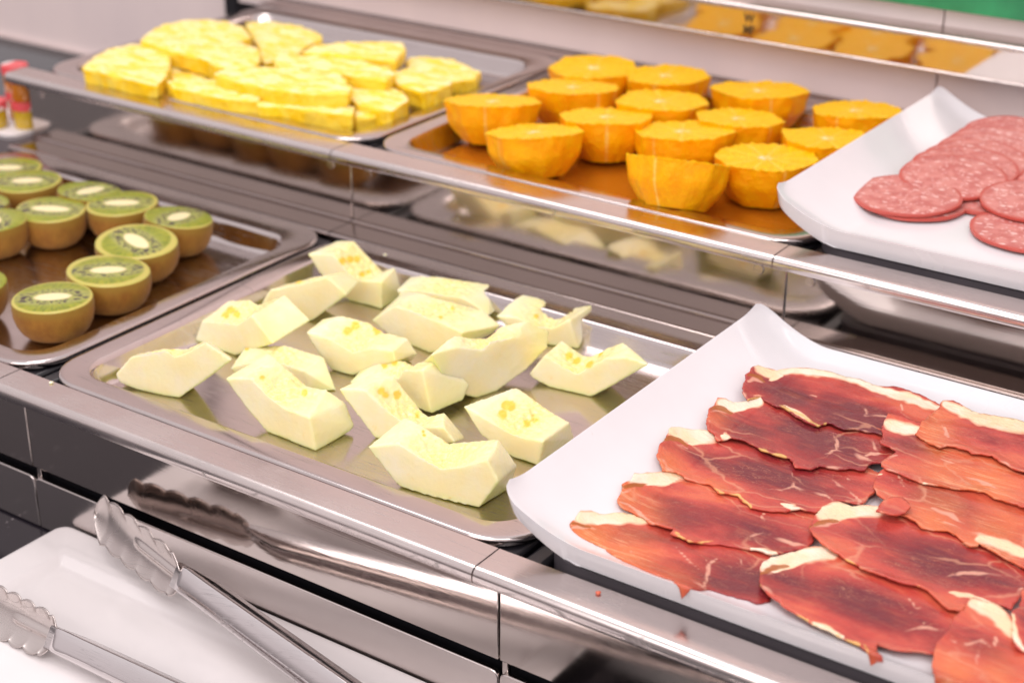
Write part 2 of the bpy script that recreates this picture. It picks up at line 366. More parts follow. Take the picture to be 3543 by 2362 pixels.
# ---------------------------------------------------------------- object helpers
def link(o, parent=None):
    col.objects.link(o)
    if parent is not None: o.parent = parent
    return o
def tag(o, label=None, cat=None, group=None, kind=None):
    if label: o['label'] = label
    if cat: o['category'] = cat
    if group: o['group'] = group
    if kind: o['kind'] = kind
    return o
def empty(name, loc, label, cat, group=None):
    o = bpy.data.objects.new(name, None); o.empty_display_size = .02; o.location = Vector(loc)*S
    link(o); return tag(o, label, cat, group)
def mobj(name, verts, faces, mat, parent=None, origin=None, smooth=True, autos=None):
    """verts in module units, world space"""
    if parent is not None and origin is None: og = np.array(parent.location)/S
    elif origin is None: og = np.zeros(3)
    else: og = np.array(origin, float)
    v = (np.array(verts, float)-og)*S
    me = bpy.data.meshes.new(name); me.from_pydata(v.tolist(), [], faces); me.update()
    bm = bmesh.new(); bm.from_mesh(me); bmesh.ops.recalc_face_normals(bm, faces=bm.faces); bm.to_mesh(me); bm.free()
    me.materials.append(mat)
    o = bpy.data.objects.new(name, me)
    if smooth:
        me.shade_smooth()
        if autos is not None: me.set_sharp_from_angle(angle=autos)
    if parent is None: o.location = Vector(og)*S
    elif origin is not None: o.location = Vector(og)*S-parent.location
    return link(o, parent)
def bevelled(o, w, seg=2):
    md = o.modifiers.new('bevel', 'BEVEL'); md.width = w*S; md.segments = seg; md.limit_method = 'ANGLE'; md.angle_limit = .6
    return o
def boxv(x0, x1, y0, y1, z0, z1):
    v = [(x, y, z) for z in (z0, z1) for y in (y0, y1) for x in (x0, x1)]
    f = [(0, 2, 3, 1), (4, 5, 7, 6), (0, 1, 5, 4), (2, 6, 7, 3), (0, 4, 6, 2), (1, 3, 7, 5)]
    return v, f
def box(name, b, mat, parent=None, bev=.0015):
    v, f = boxv(*b); o = mobj(name, v, f, mat, parent, smooth=True, autos=.6)
    if bev: bevelled(o, bev)
    return o
def extrude_x(name, prof, x0, x1, mat, parent=None, autos=.7):
    n = len(prof); v = [(x0, y, z) for y, z in prof]+[(x1, y, z) for y, z in prof]
    f = [(i, (i+1) % n, n+(i+1) % n, n+i) for i in range(n)]+[tuple(range(n)), tuple(range(n, 2*n))]
    return mobj(name, v, f, mat, parent, autos=autos)
def arc(cy, cz, r, a0, a1, n=10):
    return [(cy+r*math.cos(math.radians(a0+(a1-a0)*i/n)), cz+r*math.sin(math.radians(a0+(a1-a0)*i/n))) for i in range(n+1)]

# ---------------------------------------------------------------- setting
v, f = boxv(-4, 3.2, -1.6, 2.2, -.345, -.315)
tag(box('countertop', (-4, 3.2, -1.6, 2.2, -.345, -.315), M['granite'], None, 0), kind='structure')
YW = 1.782
wall = bpy.data.objects.new('back_wall', None); link(wall); wall['kind'] = 'structure'; wall.location = (0, YW*S, 0)
box('wall_panel', (-1.150, .9105, YW, YW+.04, .135, 2.2), M['wall'], wall, .002)
box('wall_panel', (.9135, 3.2, YW+.0005, YW+.04, .135, 2.2), M['wall'], wall, .002)
box('wall_panel', (-4.0, -1.205, YW+.10, YW+.14, -.165, 2.2), M['wall'], wall, .002)
box('wall_trim', (-4.0, -1.205, YW+.08, YW+.10, -.185, -.155), M['strip'], wall, .002)
box('wall_post', (-1.203, -1.152, YW-.004, YW+.10, -.18, 2.2), M['black'], wall, .004)

# ---------------------------------------------------------------- display frames
def frame(i, tier, label):
    x0, x1 = i+.0012, i+1-.0012
    y0 = 0 if tier == 0 else .891; z0 = 0 if tier == 0 else .170
    root = empty('display_frame', (i+.5, y0, z0), label, 'frame', 'steel display frames')
    front = [(y0, z0), (y0-.053, z0)]+arc(y0-.053, z0-.0125, .0125, 90, 180, 9)[1:]+[(y0-.0655, z0-.0185), (y0-.0640, z0-.0225), (y0-.0605, z0-.0240), (y0-.052, z0-.0240), (y0-.050, z0-.0215), (y0, z0-.0215)]
    extrude_x('front_rail', front, x0, x1, M['rail'], root)
    yr = y0+.806
    rear = [(y0+.8895, z0-.003), (y0+.8895, z0+.0005), (y0+.888, z0+.0022), (y0+.885, z0+.0022), (y0+.8835, z0+.0005), (y0+.883, z0-.003), (yr+.014, z0-.003)]+arc(yr+.014, z0-.013, .010, 90, 200, 9)[1:]+[(yr+.010, z0-.030), (y0+.889, z0-.030)]
    extrude_x('rear_rail', rear, x0, x1, M['ledge'], root)
    box('cross_bar', (i-.012, i+.012, y0+.002, y0+.806, z0-.060, z0-.030), M['ledge'], root, .004)
    box('holder_frame', (i+.030, i+.062, y0+.008, y0+.80, z0-.052, z0-.014), M['black'], root, .006)
    box('holder_frame', (i+.965, i+1.020, y0+.008, y0+.80, z0-.052, z0-.014), M['black'], root, .006)
    box('holder_floor', (i+.063, i+.964, y0+.008, y0+.80, z0-.085, z0-.070), M['black'], root, .002)
    if tier == 0:
        box('riser_panel', (x0, x1, y0, y0+.006, z0-.1895, z0-.0218), M['mirror'], root, .0018)
        v = []; r = .013; zt = z0-.2100; zb = z0-.312
        pr = [(x0, zb), (x1, zb)]+[(x1-r+r*math.cos(a), zt-r+r*math.sin(a)) for a in np.linspace(0, math.pi/2, 7)]+[(x0+r-r*math.cos(a), zt-r+r*math.sin(a)) for a in np.linspace(math.pi/2, 0, 7)]
        n = len(pr); yy = [y0-.0005, y0+.0085]
        v = [(x, y, z) for y in yy for x, z in pr]
        o = mobj('base_strip', v, [(k, (k+1) % n, n+(k+1) % n, n+k) for k in range(n)]+[tuple(range(n)), tuple(range(n, 2*n))], M['strip'], root, autos=.6); bevelled(o, .0018)
        box('joint_tab', (x0, x0+.010, y0+.0068, y0+.012, z0-.230, z0-.175), M['mirror'], root, .001)
        box('slot_backing', (x0, x1, y0+.030, y0+.034, z0-.31, z0-.06), M['black'], root, 0)
    else:
        box('riser_panel', (x0, x1, y0, y0+.006, -.0025, z0-.0218), M['mirror_soft'], root, .0015)
        for xs in (i+.045, i+.945):
            v, f = disc(.0105, .002, 16); v = [(xs+a, y0-.0004+c*-1, z0-.058+b) for a, b, c in v]
            mobj('screw_head', v, f, M['rail'], root, autos=.6)
    return root
def disc(r, h, n, dome=0.0):
    v = [(r*math.cos(2*math.pi*k/n), r*math.sin(2*math.pi*k/n), 0) for k in range(n)]
    v += [(r*.86*math.cos(2*math.pi*k/n), r*.86*math.sin(2*math.pi*k/n), h) for k in range(n)]
    f = [(k, (k+1) % n, n+(k+1) % n, n+k) for k in range(n)]+[tuple(range(n, 2*n)), tuple(range(n))[::-1]]
    return v, f
frame(-1, 0, 'lower steel frame with rounded rail carrying the kiwi tray')
frame(0, 0, 'lower steel frame with rounded rail carrying the melon tray, mirror riser behind the tongs')
frame(1, 0, 'lower steel frame with rounded rail in front of the platter of cured ham')
frame(-1, 1, 'upper steel frame with rounded rail carrying the pineapple tray, end open at left')
frame(0, 1, 'upper steel frame with rounded rail carrying the orange tray, riser mirroring the melon')
frame(1, 1, 'upper steel frame with rounded rail under the salami platter')

# raised rail at the back, reflecting the fruit
sr = empty('back_shelf_rail', (.9, 1.70, .36), 'polished rail along the back wall mirroring the oranges, with a stamped maker mark', 'rail')
extrude_x('rail_edge', [(YW-.001, .3685), (1.712, .3685)]+arc(1.712, .3605, .008, 90, 180, 6)[1:]+[(1.704, .3555), (YW-.001, .3555)], -1.12, 3.0, M['rail'], sr)
box('mirror_band', (-1.12, 3.0, 1.7065, 1.716, .2925, .3552), M['mirror'], sr, .001)
extrude_x('lower_edge', [(1.7200, .2922), (1.7055, .2922)]+arc(1.7055, .2892, .003, 90, 270, 6)[1:]+[(1.7200, .2862)], -1.12, 3.0, M['rail'], sr)
def text(s, x, z, size, y, parent):
    cu = bpy.data.curves.new('lettering', 'FONT'); cu.body = s; cu.size = size*S; cu.align_x = 'CENTER'; cu.extrude = .0001; cu.offset = .00035
    tmp = bpy.data.objects.new('tmp', cu); col.objects.link(tmp)
    me = bpy.data.meshes.new_from_object(tmp.evaluated_get(bpy.context.evaluated_depsgraph_get())); bpy.data.objects.remove(tmp); me.materials.clear(); me.materials.append(M['ink'])
    o = bpy.data.objects.new('lettering', me); link(o, parent)
    o.location = Vector((x*S, y*S, z*S))-parent.location; o.rotation_euler = (math.radians(90), 0, 0); o.scale = (.82, 1, 1)
text('W', .4905, .3290, .029, 1.7058, sr); text('MF', .4915, .3035, .027, 1.7058, sr)
gb = box('green_shelf_strip', (.45, 3.0, 1.74, 1.781, .412, .480), M['green'], None, .002)
gb.location = gb.location; tag(gb, 'green plastic strip along the wall at the top right corner', 'strip')

# ---------------------------------------------------------------- trays
def rrect(x0, x1, y0, y1, r, z, n=9):
    out = []
    for cx, cy, a in ((x1-r, y1-r, 0), (x0+r, y1-r, 90), (x0+r, y0+r, 180), (x1-r, y0+r, 270)):
        for k in range(n+1):
            t_ = math.radians(a+90*k/n); out.append((cx+r*math.cos(t_), cy+r*math.sin(t_), z))
    return out
def loft(rings, cap=True, capb=False):
    n = len(rings[0]); v = [p for r in rings for p in r]; f = []
    for j in range(len(rings)-1):
        for k in range(n): f.append((j*n+k, j*n+(k+1) % n, (j+1)*n+(k+1) % n, (j+1)*n+k))
    if cap: f.append(tuple((len(rings)-1)*n+k for k in range(n)))
    if capb: f.append(tuple(range(n))[::-1])
    return v, f
DEPTH = .040
def tray(i, tier, label):
    y0 = 0 if tier == 0 else .891; z0 = 0 if tier == 0 else .170
    X0, X1, Y0, Y1 = i+.041, i+1.026, y0+.002, y0+.800
    def rg(d, r, z, rear=0.0): return rrect(X0+d, X1-d, Y0+d, Y1-d-rear, r, z0+z)
    rings = [rg(.0015, .083, -.010), rg(0, .085, -.004), rg(.0004, .085, .0012), rg(.003, .083, .0026), rg(.008, .080, .0028),
             rg(.040, .066, .0028, .028), rg(.045, .062, .0010, .028), rg(.049, .058, -.006, .028), rg(.057, .050, -.030, .028), rg(.063, .044, -.0385, .028), rg(.072, .036, -DEPTH, .028)]
    v, f = loft(rings)
    o = mobj('steel_tray', v, f, M['tray'], None, origin=((X0+X1)/2, (Y0+Y1)/2, z0-DEPTH), autos=1.2)
    return tag(o, label, 'tray', 'steel food trays')
tray(-1, 0, 'shallow stainless tray holding halved kiwis')
tray(0, 0, 'shallow scratched stainless tray holding melon chunks')
tray(-1, 1, 'shallow stainless tray holding pineapple slices')
tray(0, 1, 'shallow stainless tray holding orange halves, juice on its floor')
# juice on the orange tray
ju = [(p[0]+.004*noise.noise(Vector((p[0]*9, p[1]*9, 1))), p[1]+.006*noise.noise(Vector((p[0]*9, p[1]*9, 2))), .170-DEPTH+.0016) for p in rrect(.128, .945, .968, 1.58, .04, 0)]
o = mobj('orange_juice', ju, [tuple(range(len(ju)))], M['juice'], None, origin=(.5, 1.27, .13)); tag(o, 'film of orange juice on the tray floor under the orange halves', 'juice')

# ---------------------------------------------------------------- platters
def platter(x0, y0, W, L, zb, label, name='serving_platter'):
    """long white platter with the left end curled up; x0 = left lip"""
    nx, ny = 90, 46
    xs = np.concatenate([np.linspace(0, .22, 56), np.linspace(.24, L, nx-56)])
    def endc(s):
        a = max(0, min(1, (.135-s)/.135)); return .066*a**1.7
    def top(x, q):      # q in [-1,1] across
        e = endc(x); aq = abs(q)
        side = .017*max(0, (aq-.88)/.12)**1.6
        return zb+.020+e+side*(1-.55*min(1, e/.05))
    v = []; idx = {}
    for i_, x in enumerate(xs):
        # corner rounding in plan at the lip, body narrower than lip
        k = min(1, x/.030); ins = .026*(1-math.sqrt(max(0, 1-(1-k)**2)))
        flare = .006*(1-min(1, x/.12))
        h = W/2-ins+flare
        for j in range(ny+1):
            q = -1+2*j/ny; qq = math.sin(q*math.pi/2)*.35+q*.65
            v.append((x0+x, y0+W/2+qq*h, top(x, qq)))
    f = []
    for i_ in range(len(xs)-1):
        for j in range(ny): a = i_*(ny+1)+j; f.append((a, a+1, a+ny+2, a+ny+1))
    nt_ = len(v)
    # rim edge + underside
    th = .021
    for i_, x in enumerate(xs):
        k = min(1, x/.030); ins = .026*(1-math.sqrt(max(0, 1-(1-k)**2)))
        for j in range(ny+1):
            q = -1+2*j/ny; qq = math.sin(q*math.pi/2)*.35+q*.65
            flare = .006*(1-min(1, x/.12)); h = W/2-ins+flare
            zt = top(x, qq)
            lo = max(zb+.0005, zb+.020+endc(x)-th)
            inset = .010+.004*(x > .1)
            v.append((x0+x+.006*(1 if i_ == 0 else 0), y0+W/2+qq*(h-inset if abs(q) > .999 else h), lo if x > .0 else lo+.006))
    for i_ in range(len(xs)-1):
        for j in range(ny): a = nt_+i_*(ny+1)+j; f.append((a, a+ny+1, a+ny+2, a+1))
    for i_ in range(len(xs)-1):
        a = i_*(ny+1); f.append((a, a+ny+1, nt_+a+ny+1, nt_+a)); a += ny; f.append((a, nt_+a, nt_+a+ny+1, a+ny+1))
    for j in range(ny):
        f.append((j, nt_+j, nt_+j+1, j+1)); a = (len(xs)-1)*(ny+1)+j; f.append((a, a+1, nt_+a+1, nt_+a))
    o = mobj(name, v, f, M['porcelain'], None, origin=(x0+L/2, y0+W/2, zb))
    bevelled(o, .007, 4); o.modifiers['bevel'].angle_limit = .9
    return tag(o, label, 'platter', 'white upturned platters')
PZ = .006
platter(1.000, .004, .788, 1.15, PZ, 'white porcelain platter with upturned left end, laid with cured ham slices')
platter(.957, .898, .788, 1.15, .176, 'white porcelain platter with upturned left end, laid with salami slices')
def holder(x0, y0, z0, label):
    v, f = loft([rrect(x0, x0+1.1, y0, y0+.772, .06, z0-.045), rrect(x0, x0+1.1, y0, y0+.772, .06, z0-.004), rrect(x0+.004, x0+1.096, y0+.004, y0+.768, .056, z0)], True, True)
    o = mobj('platter_holder', v, f, M['rubber'], None, origin=(x0+.55, y0+.36, z0-.04), autos=.6)
    return tag(o, label, 'holder', 'dark platter holders')
holder(1.050, .022, .004, 'dark grey holder under the platter of cured ham')
holder(1.030, .915, .174, 'dark grey holder under the platter of salami')

# front plate
def plate():
    X0, X1, Y0, Y1 = .070, 1.022, -.745, -.004
    def rg(d, r, z): return rrect(X0+d, X1-d, Y0+d, Y1-d, r, z)
    rings = [rg(.040, .02, -.3145), rg(.030, .025, -.3145), rg(.010, .03, -.296), rg(.001, .024, -.2835), rg(.0005, .0235, -.2805), rg(.004, .02, -.2785), rg(.010, .018, -.2790),
             rg(.040, .014, -.2835), rg(.056, .012, -.2855), rg(.064, .010, -.2875), rg(.074, .008, -.2955), rg(.082, .006, -.2985), rg(.100, .006, -.2995)]
    v, f = loft(rings, True, True)
    o = mobj('rectangular_plate', v, f, M['plate'], None, origin=(.55, -.37, -.3145), autos=1.0)
    tag(o, 'rectangular cream white plate on the dark counter with tongs lying on it', 'plate')
plate()

# ---------------------------------------------------------------- tongs
def tongs():
    root = empty('serving_tongs', (1.33, -.26, -.30), 'stainless tongs with scalloped jaws lying open on the white plate', 'tongs')
    def sheet(name, grid, mat, thick=.0022, parent=root):
        n, m_ = len(grid), len(grid[0]); v = [p for r in grid for p in r]; f = []
        for a in range(n-1):
            for b_ in range(m_-1): k = a*m_+b_; f.append((k, k+1, k+m_+1, k+m_))
        o = mobj(name, v, f, mat, parent)
        sd = o.modifiers.new('solid', 'SOLIDIFY'); sd.thickness = thick*S; sd.offset = 0
        return o
    # upper jaw: leaf standing on edge near the riser, seen on its hollow side
    def jaw(T, Nk, up, side, hw, depth, mat, scal_top, scal_bot, name='jaw'):
        T, Nk, up, side = map(np.array, (T, Nk, up, side)); ax = Nk-T; nL, nW = 90, 25; g_ = []
        for a in range(nL+1):
            s = a/nL
            wdt = hw*min(1, (s/.10)**.5 if s < .10 else 1)*(1-.10*max(0, (s-.45)/.55))
            if s > .90: wdt *= 1-.55*((s-.90)/.10)**1.2
            row = []
            for b_ in range(nW+1):
                q = -1+2*b_/nW
                sc_ = .18*abs(math.sin(s*math.pi*5.6+.25))**.8
                ww = wdt*(1+(sc_-.11 if ((q > 0 and scal_top) or (q < 0 and scal_bot)) and s < .97 else 0)*abs(q)**2)
                h = depth*(1-(q*.98)**2)*min(1, s/.15+.25)
                rib = -.006*math.exp(-((q)/.13)**2)*max(0, min(1, (s-.42)/.1))
                row.append(T+ax*s+up*(ww*q)+side*(h+rib))
            g_.append(row)
        return sheet(name, g_, mat)
    def channel(name, P, Q, up, side, w0, w1, d, mat):
        P, Q, up, side = map(np.array, (P, Q, up, side)); g_ = []
        prof = [(-1, -1), (-1, -.55), (-1, -.12), (-.97, .0), (-.86, .06), (-.4, .10), (0, .11), (.4, .10), (.86, .06), (.97, 0), (1, -.12), (1, -.55), (1, -1)]
        for a in range(41):
            s = a/40; e_ = min(1, s/.07); w_ = (w0+(w1-w0)*s); dd = d*(.25+.75*e_)
            g_.append([P+(Q-P)*s+up*(w_*q)+side*(dd*h) for q, h in prof])
        return sheet(name, g_, mat)
    # arm 1
    ax = np.array([1, -.205, -.045]); ax /= np.linalg.norm(ax)
    toward = np.array([-.16, -.86, .48]); toward -= ax*np.dot(toward, ax); toward /= np.linalg.norm(toward)   # bright face
    upv = np.cross(ax, toward); upv = upv if upv[2] > 0 else -upv
    T1 = np.array([.197, -.040, -.199]); N1 = np.array([.440, -.088, -.216])
    upj = np.array([0.02, .22, 1.0]); upj /= np.linalg.norm(upj); sdj = np.array([.16, .97, -.2]); sdj /= np.linalg.norm(sdj)
    jaw(T1, N1, upj, sdj, .043, .012, M['jaw'], True, True)
    P = N1+upj*.006; H = np.array([1.33, -.262, -.235])
    channel('handle', P-ax*.012, H, upv, toward, .020, .027, .030, M['tongs'])
    # arm 2, nearer the viewer, hollow side up
    T2 = np.array([.150, -.262, -.268]); N2 = np.array([.345, -.268, -.262])
    up2 = np.array([0, .55, .83]); up2 /= np.linalg.norm(up2); sd2 = np.array([0, .83, -.55]); sd2 /= np.linalg.norm(sd2)
    jaw(T2, N2, up2, sd2, .037, .014, M['jaw'], True, True)
    ax2 = H-N2; ax2 /= np.linalg.norm(ax2)
    channel('handle', N2-ax2*.012, H+np.array([0, -.004, -.02]), up2, -sd2*1.0, .018, .026, .024, M['tongs'])
    v, f = disc(.03, .07, 16); v = [(H[0]+a, H[1]+b_, -.285+c_) for a, b_, c_ in v]
    mobj('hinge', v, f, M['tongs'], root, autos=.6)
tongs()

# ---------------------------------------------------------------- organic solids by voxel remeshing
dg = None
def remesh(verts, faces, voxel, smooth_it=3, origin=None, tri=True):
    me = bpy.data.meshes.new('tmp'); me.from_pydata((np.array(verts)*S).tolist(), [], faces)
    bm = bmesh.new(); bm.from_mesh(me)
    if tri: bmesh.ops.triangulate(bm, faces=bm.faces)
    bmesh.ops.recalc_face_normals(bm, faces=bm.faces); bm.to_mesh(me); bm.free()
    o = bpy.data.objects.new('tmp', me); col.objects.link(o)
    r = o.modifiers.new('r', 'REMESH'); r.mode = 'VOXEL'; r.voxel_size = voxel
    s_ = o.modifiers.new('s', 'SMOOTH'); s_.iterations = smooth_it; s_.factor = .5
    d = bpy.context.evaluated_depsgraph_get(); ev = o.evaluated_get(d); m2 = bpy.data.meshes.new_from_object(ev)
    col.objects.unlink(o); bpy.data.objects.remove(o); bpy.data.meshes.remove(me)
    return m2
def finish(me, name, mat, origin, label, cat, group, parent=None):
    me.materials.clear(); me.materials.append(mat); me.transform(Matrix.Translation(-Vector(origin)*S)); me.shade_smooth(); me.name = name
    o = bpy.data.objects.new(name, me); o.location = Vector(origin)*S; link(o, parent)
    return tag(o, label, cat, group)
def coords(me):
    a_ = np.empty(len(me.vertices)*3, np.float32); me.vertices.foreach_get('co', a_); return a_.reshape(-1, 3)
def normals(me):
    a_ = np.empty(len(me.vertices)*3, np.float32); me.vertices.foreach_get('normal', a_); return a_.reshape(-1, 3)
def setco(me, c): me.vertices.foreach_set('co', c.astype(np.float32).ravel()); me.update()
def setattr_(me, name, vals):
    a_ = me.attributes.new(name, 'FLOAT', 'POINT'); a_.data.foreach_set('value', np.asarray(vals, np.float32))
def topx(c):        # world metres -> photograph pixels
    q = (c/S-CAM)@RM.T; return np.stack([1771.5+CAMF*q[:, 0]/q[:, 2], 1181-CAMF*q[:, 1]/q[:, 2]], 1)
def wob(c, amp, scale, seed=0):
    out = np.empty(len(c), np.float32)
    for i_, p in enumerate(c*scale): out[i_] = noise.noise(Vector((float(p[0])+seed, float(p[1]), float(p[2]))))
    return out*amp

def melon(front, back, fi, fj, D, seeds, label, k, lift=0.0):
    zf = -DEPTH+.0008+lift
    a_, b_ = at(*front[fi], z=zf), at(*front[fj], z=zf)
    if lift < 0: pass
    d = b_-a_; d[2] = 0; d /= np.linalg.norm(d); n = np.array([-d[1], d[0], 0])
    if n[1] < 0: n = -n
    A = [onplane(u, v_, a_, n) for u, v_ in front]; B = []
    for i_, (u, v_) in enumerate(back):
        tg = A[i_]+n*D*(1.0 if A[i_][2] > zf+.02 else .9); r_ = ray(u, v_); B.append(CAM+r_*np.dot(tg-CAM, r_)/np.dot(r_, r_))
    A = [p if p[2] > zf else at(*q, z=zf) for p, q in zip(A, front)]; B = [p if p[2] > zf else at(*q, z=zf) for p, q in zip(B, back)]
    nh = NH[int(round(k/7.3))]
    for i_ in range(len(A)-nh, len(A)): B[i_] = A[i_]+n*D*.92
    # union of convex wedges standing on the contact edge keeps the scooped top and closes every face
    nn = len(A); foot = [A[fi], A[fj], A[fi]+n*D*.85, A[fj]+n*D*.85, B[fj]]; v = []; f = []
    for i_ in range(nn):
        j_ = (i_+1) % nn; bm = bmesh.new()
        for q in [A[i_], A[j_], B[i_], B[j_]]+foot: bm.verts.new([float(c_) for c_ in q])
        r_ = bmesh.ops.convex_hull(bm, input=bm.verts); dead = [g_ for g_ in r_['geom_interior'] if isinstance(g_, bmesh.types.BMVert)]
        bm.verts.index_update(); off = len(v); v += [tuple(q.co) for q in bm.verts]; f += [tuple(off+q.index for q in fc.verts) for fc in bm.faces]; bm.free()
    me = remesh(v, f, .00080, 5, tri=False)
    c = coords(me); nm = normals(me)
    c = c+nm*(wob(c, .0006, 45, k)+wob(c, .00012, 500, k))[:, None]; setco(me, c)
    cen0 = (np.array(A).mean(0)+np.array(B).mean(0))/2; q_ = c/S-cen0; al = np.abs(q_@d)/(.5*np.ptp(np.array(A)@d)); ac = np.abs(q_@n)/(D*.62)
    dip = np.clip((nm[:, 2]-.3)/.4, 0, 1)*np.clip(1-al*1.35, 0, 1)**.7*np.clip(1.25-ac, 0, 1)
    c[:, 2] -= dip*(.0026+wob(c, .0018, 330, k+3)); setco(me, c); nm = normals(me)
    h = c[:, 2]/S-zf; hm = h.max()
    up = np.clip((nm[:, 2]-.25)/.5, 0, 1)
    # cavity = upward surface, away from the outline ends
    cen = (np.array(A).mean(0)+np.array(B).mean(0))/2
    along = np.abs(((c/S-cen)@d))/(.5*np.ptp((np.array(A)@d)))
    setattr_(me, 'cavity', up*np.clip(1.15-along*1.25, 0, 1))
    dn = np.clip((-nm[:, 2]-.05)/.5, 0, 1)
    setattr_(me, 'rind', np.clip(dn*1.2+np.clip((.012-h)/.012, 0, 1)*.6+np.clip((along-.82)/.18, 0, 1)*.35, 0, 1))
    px = topx(c); sd = np.zeros(len(c))
    for (u, v_, r_) in seeds: sd = np.maximum(sd, np.exp(-((px[:, 0]-u)**2+(px[:, 1]-v_)**2)/(r_*r_)))
    setattr_(me, 'seed', sd*np.clip((nm[:, 2]+.1)/.4, 0, 1))
    og = np.array([cen[0], cen[1], zf])
    return finish(me, 'melon_chunk', M['melon'], og, label, 'melon', 'melon chunks on the steel tray')

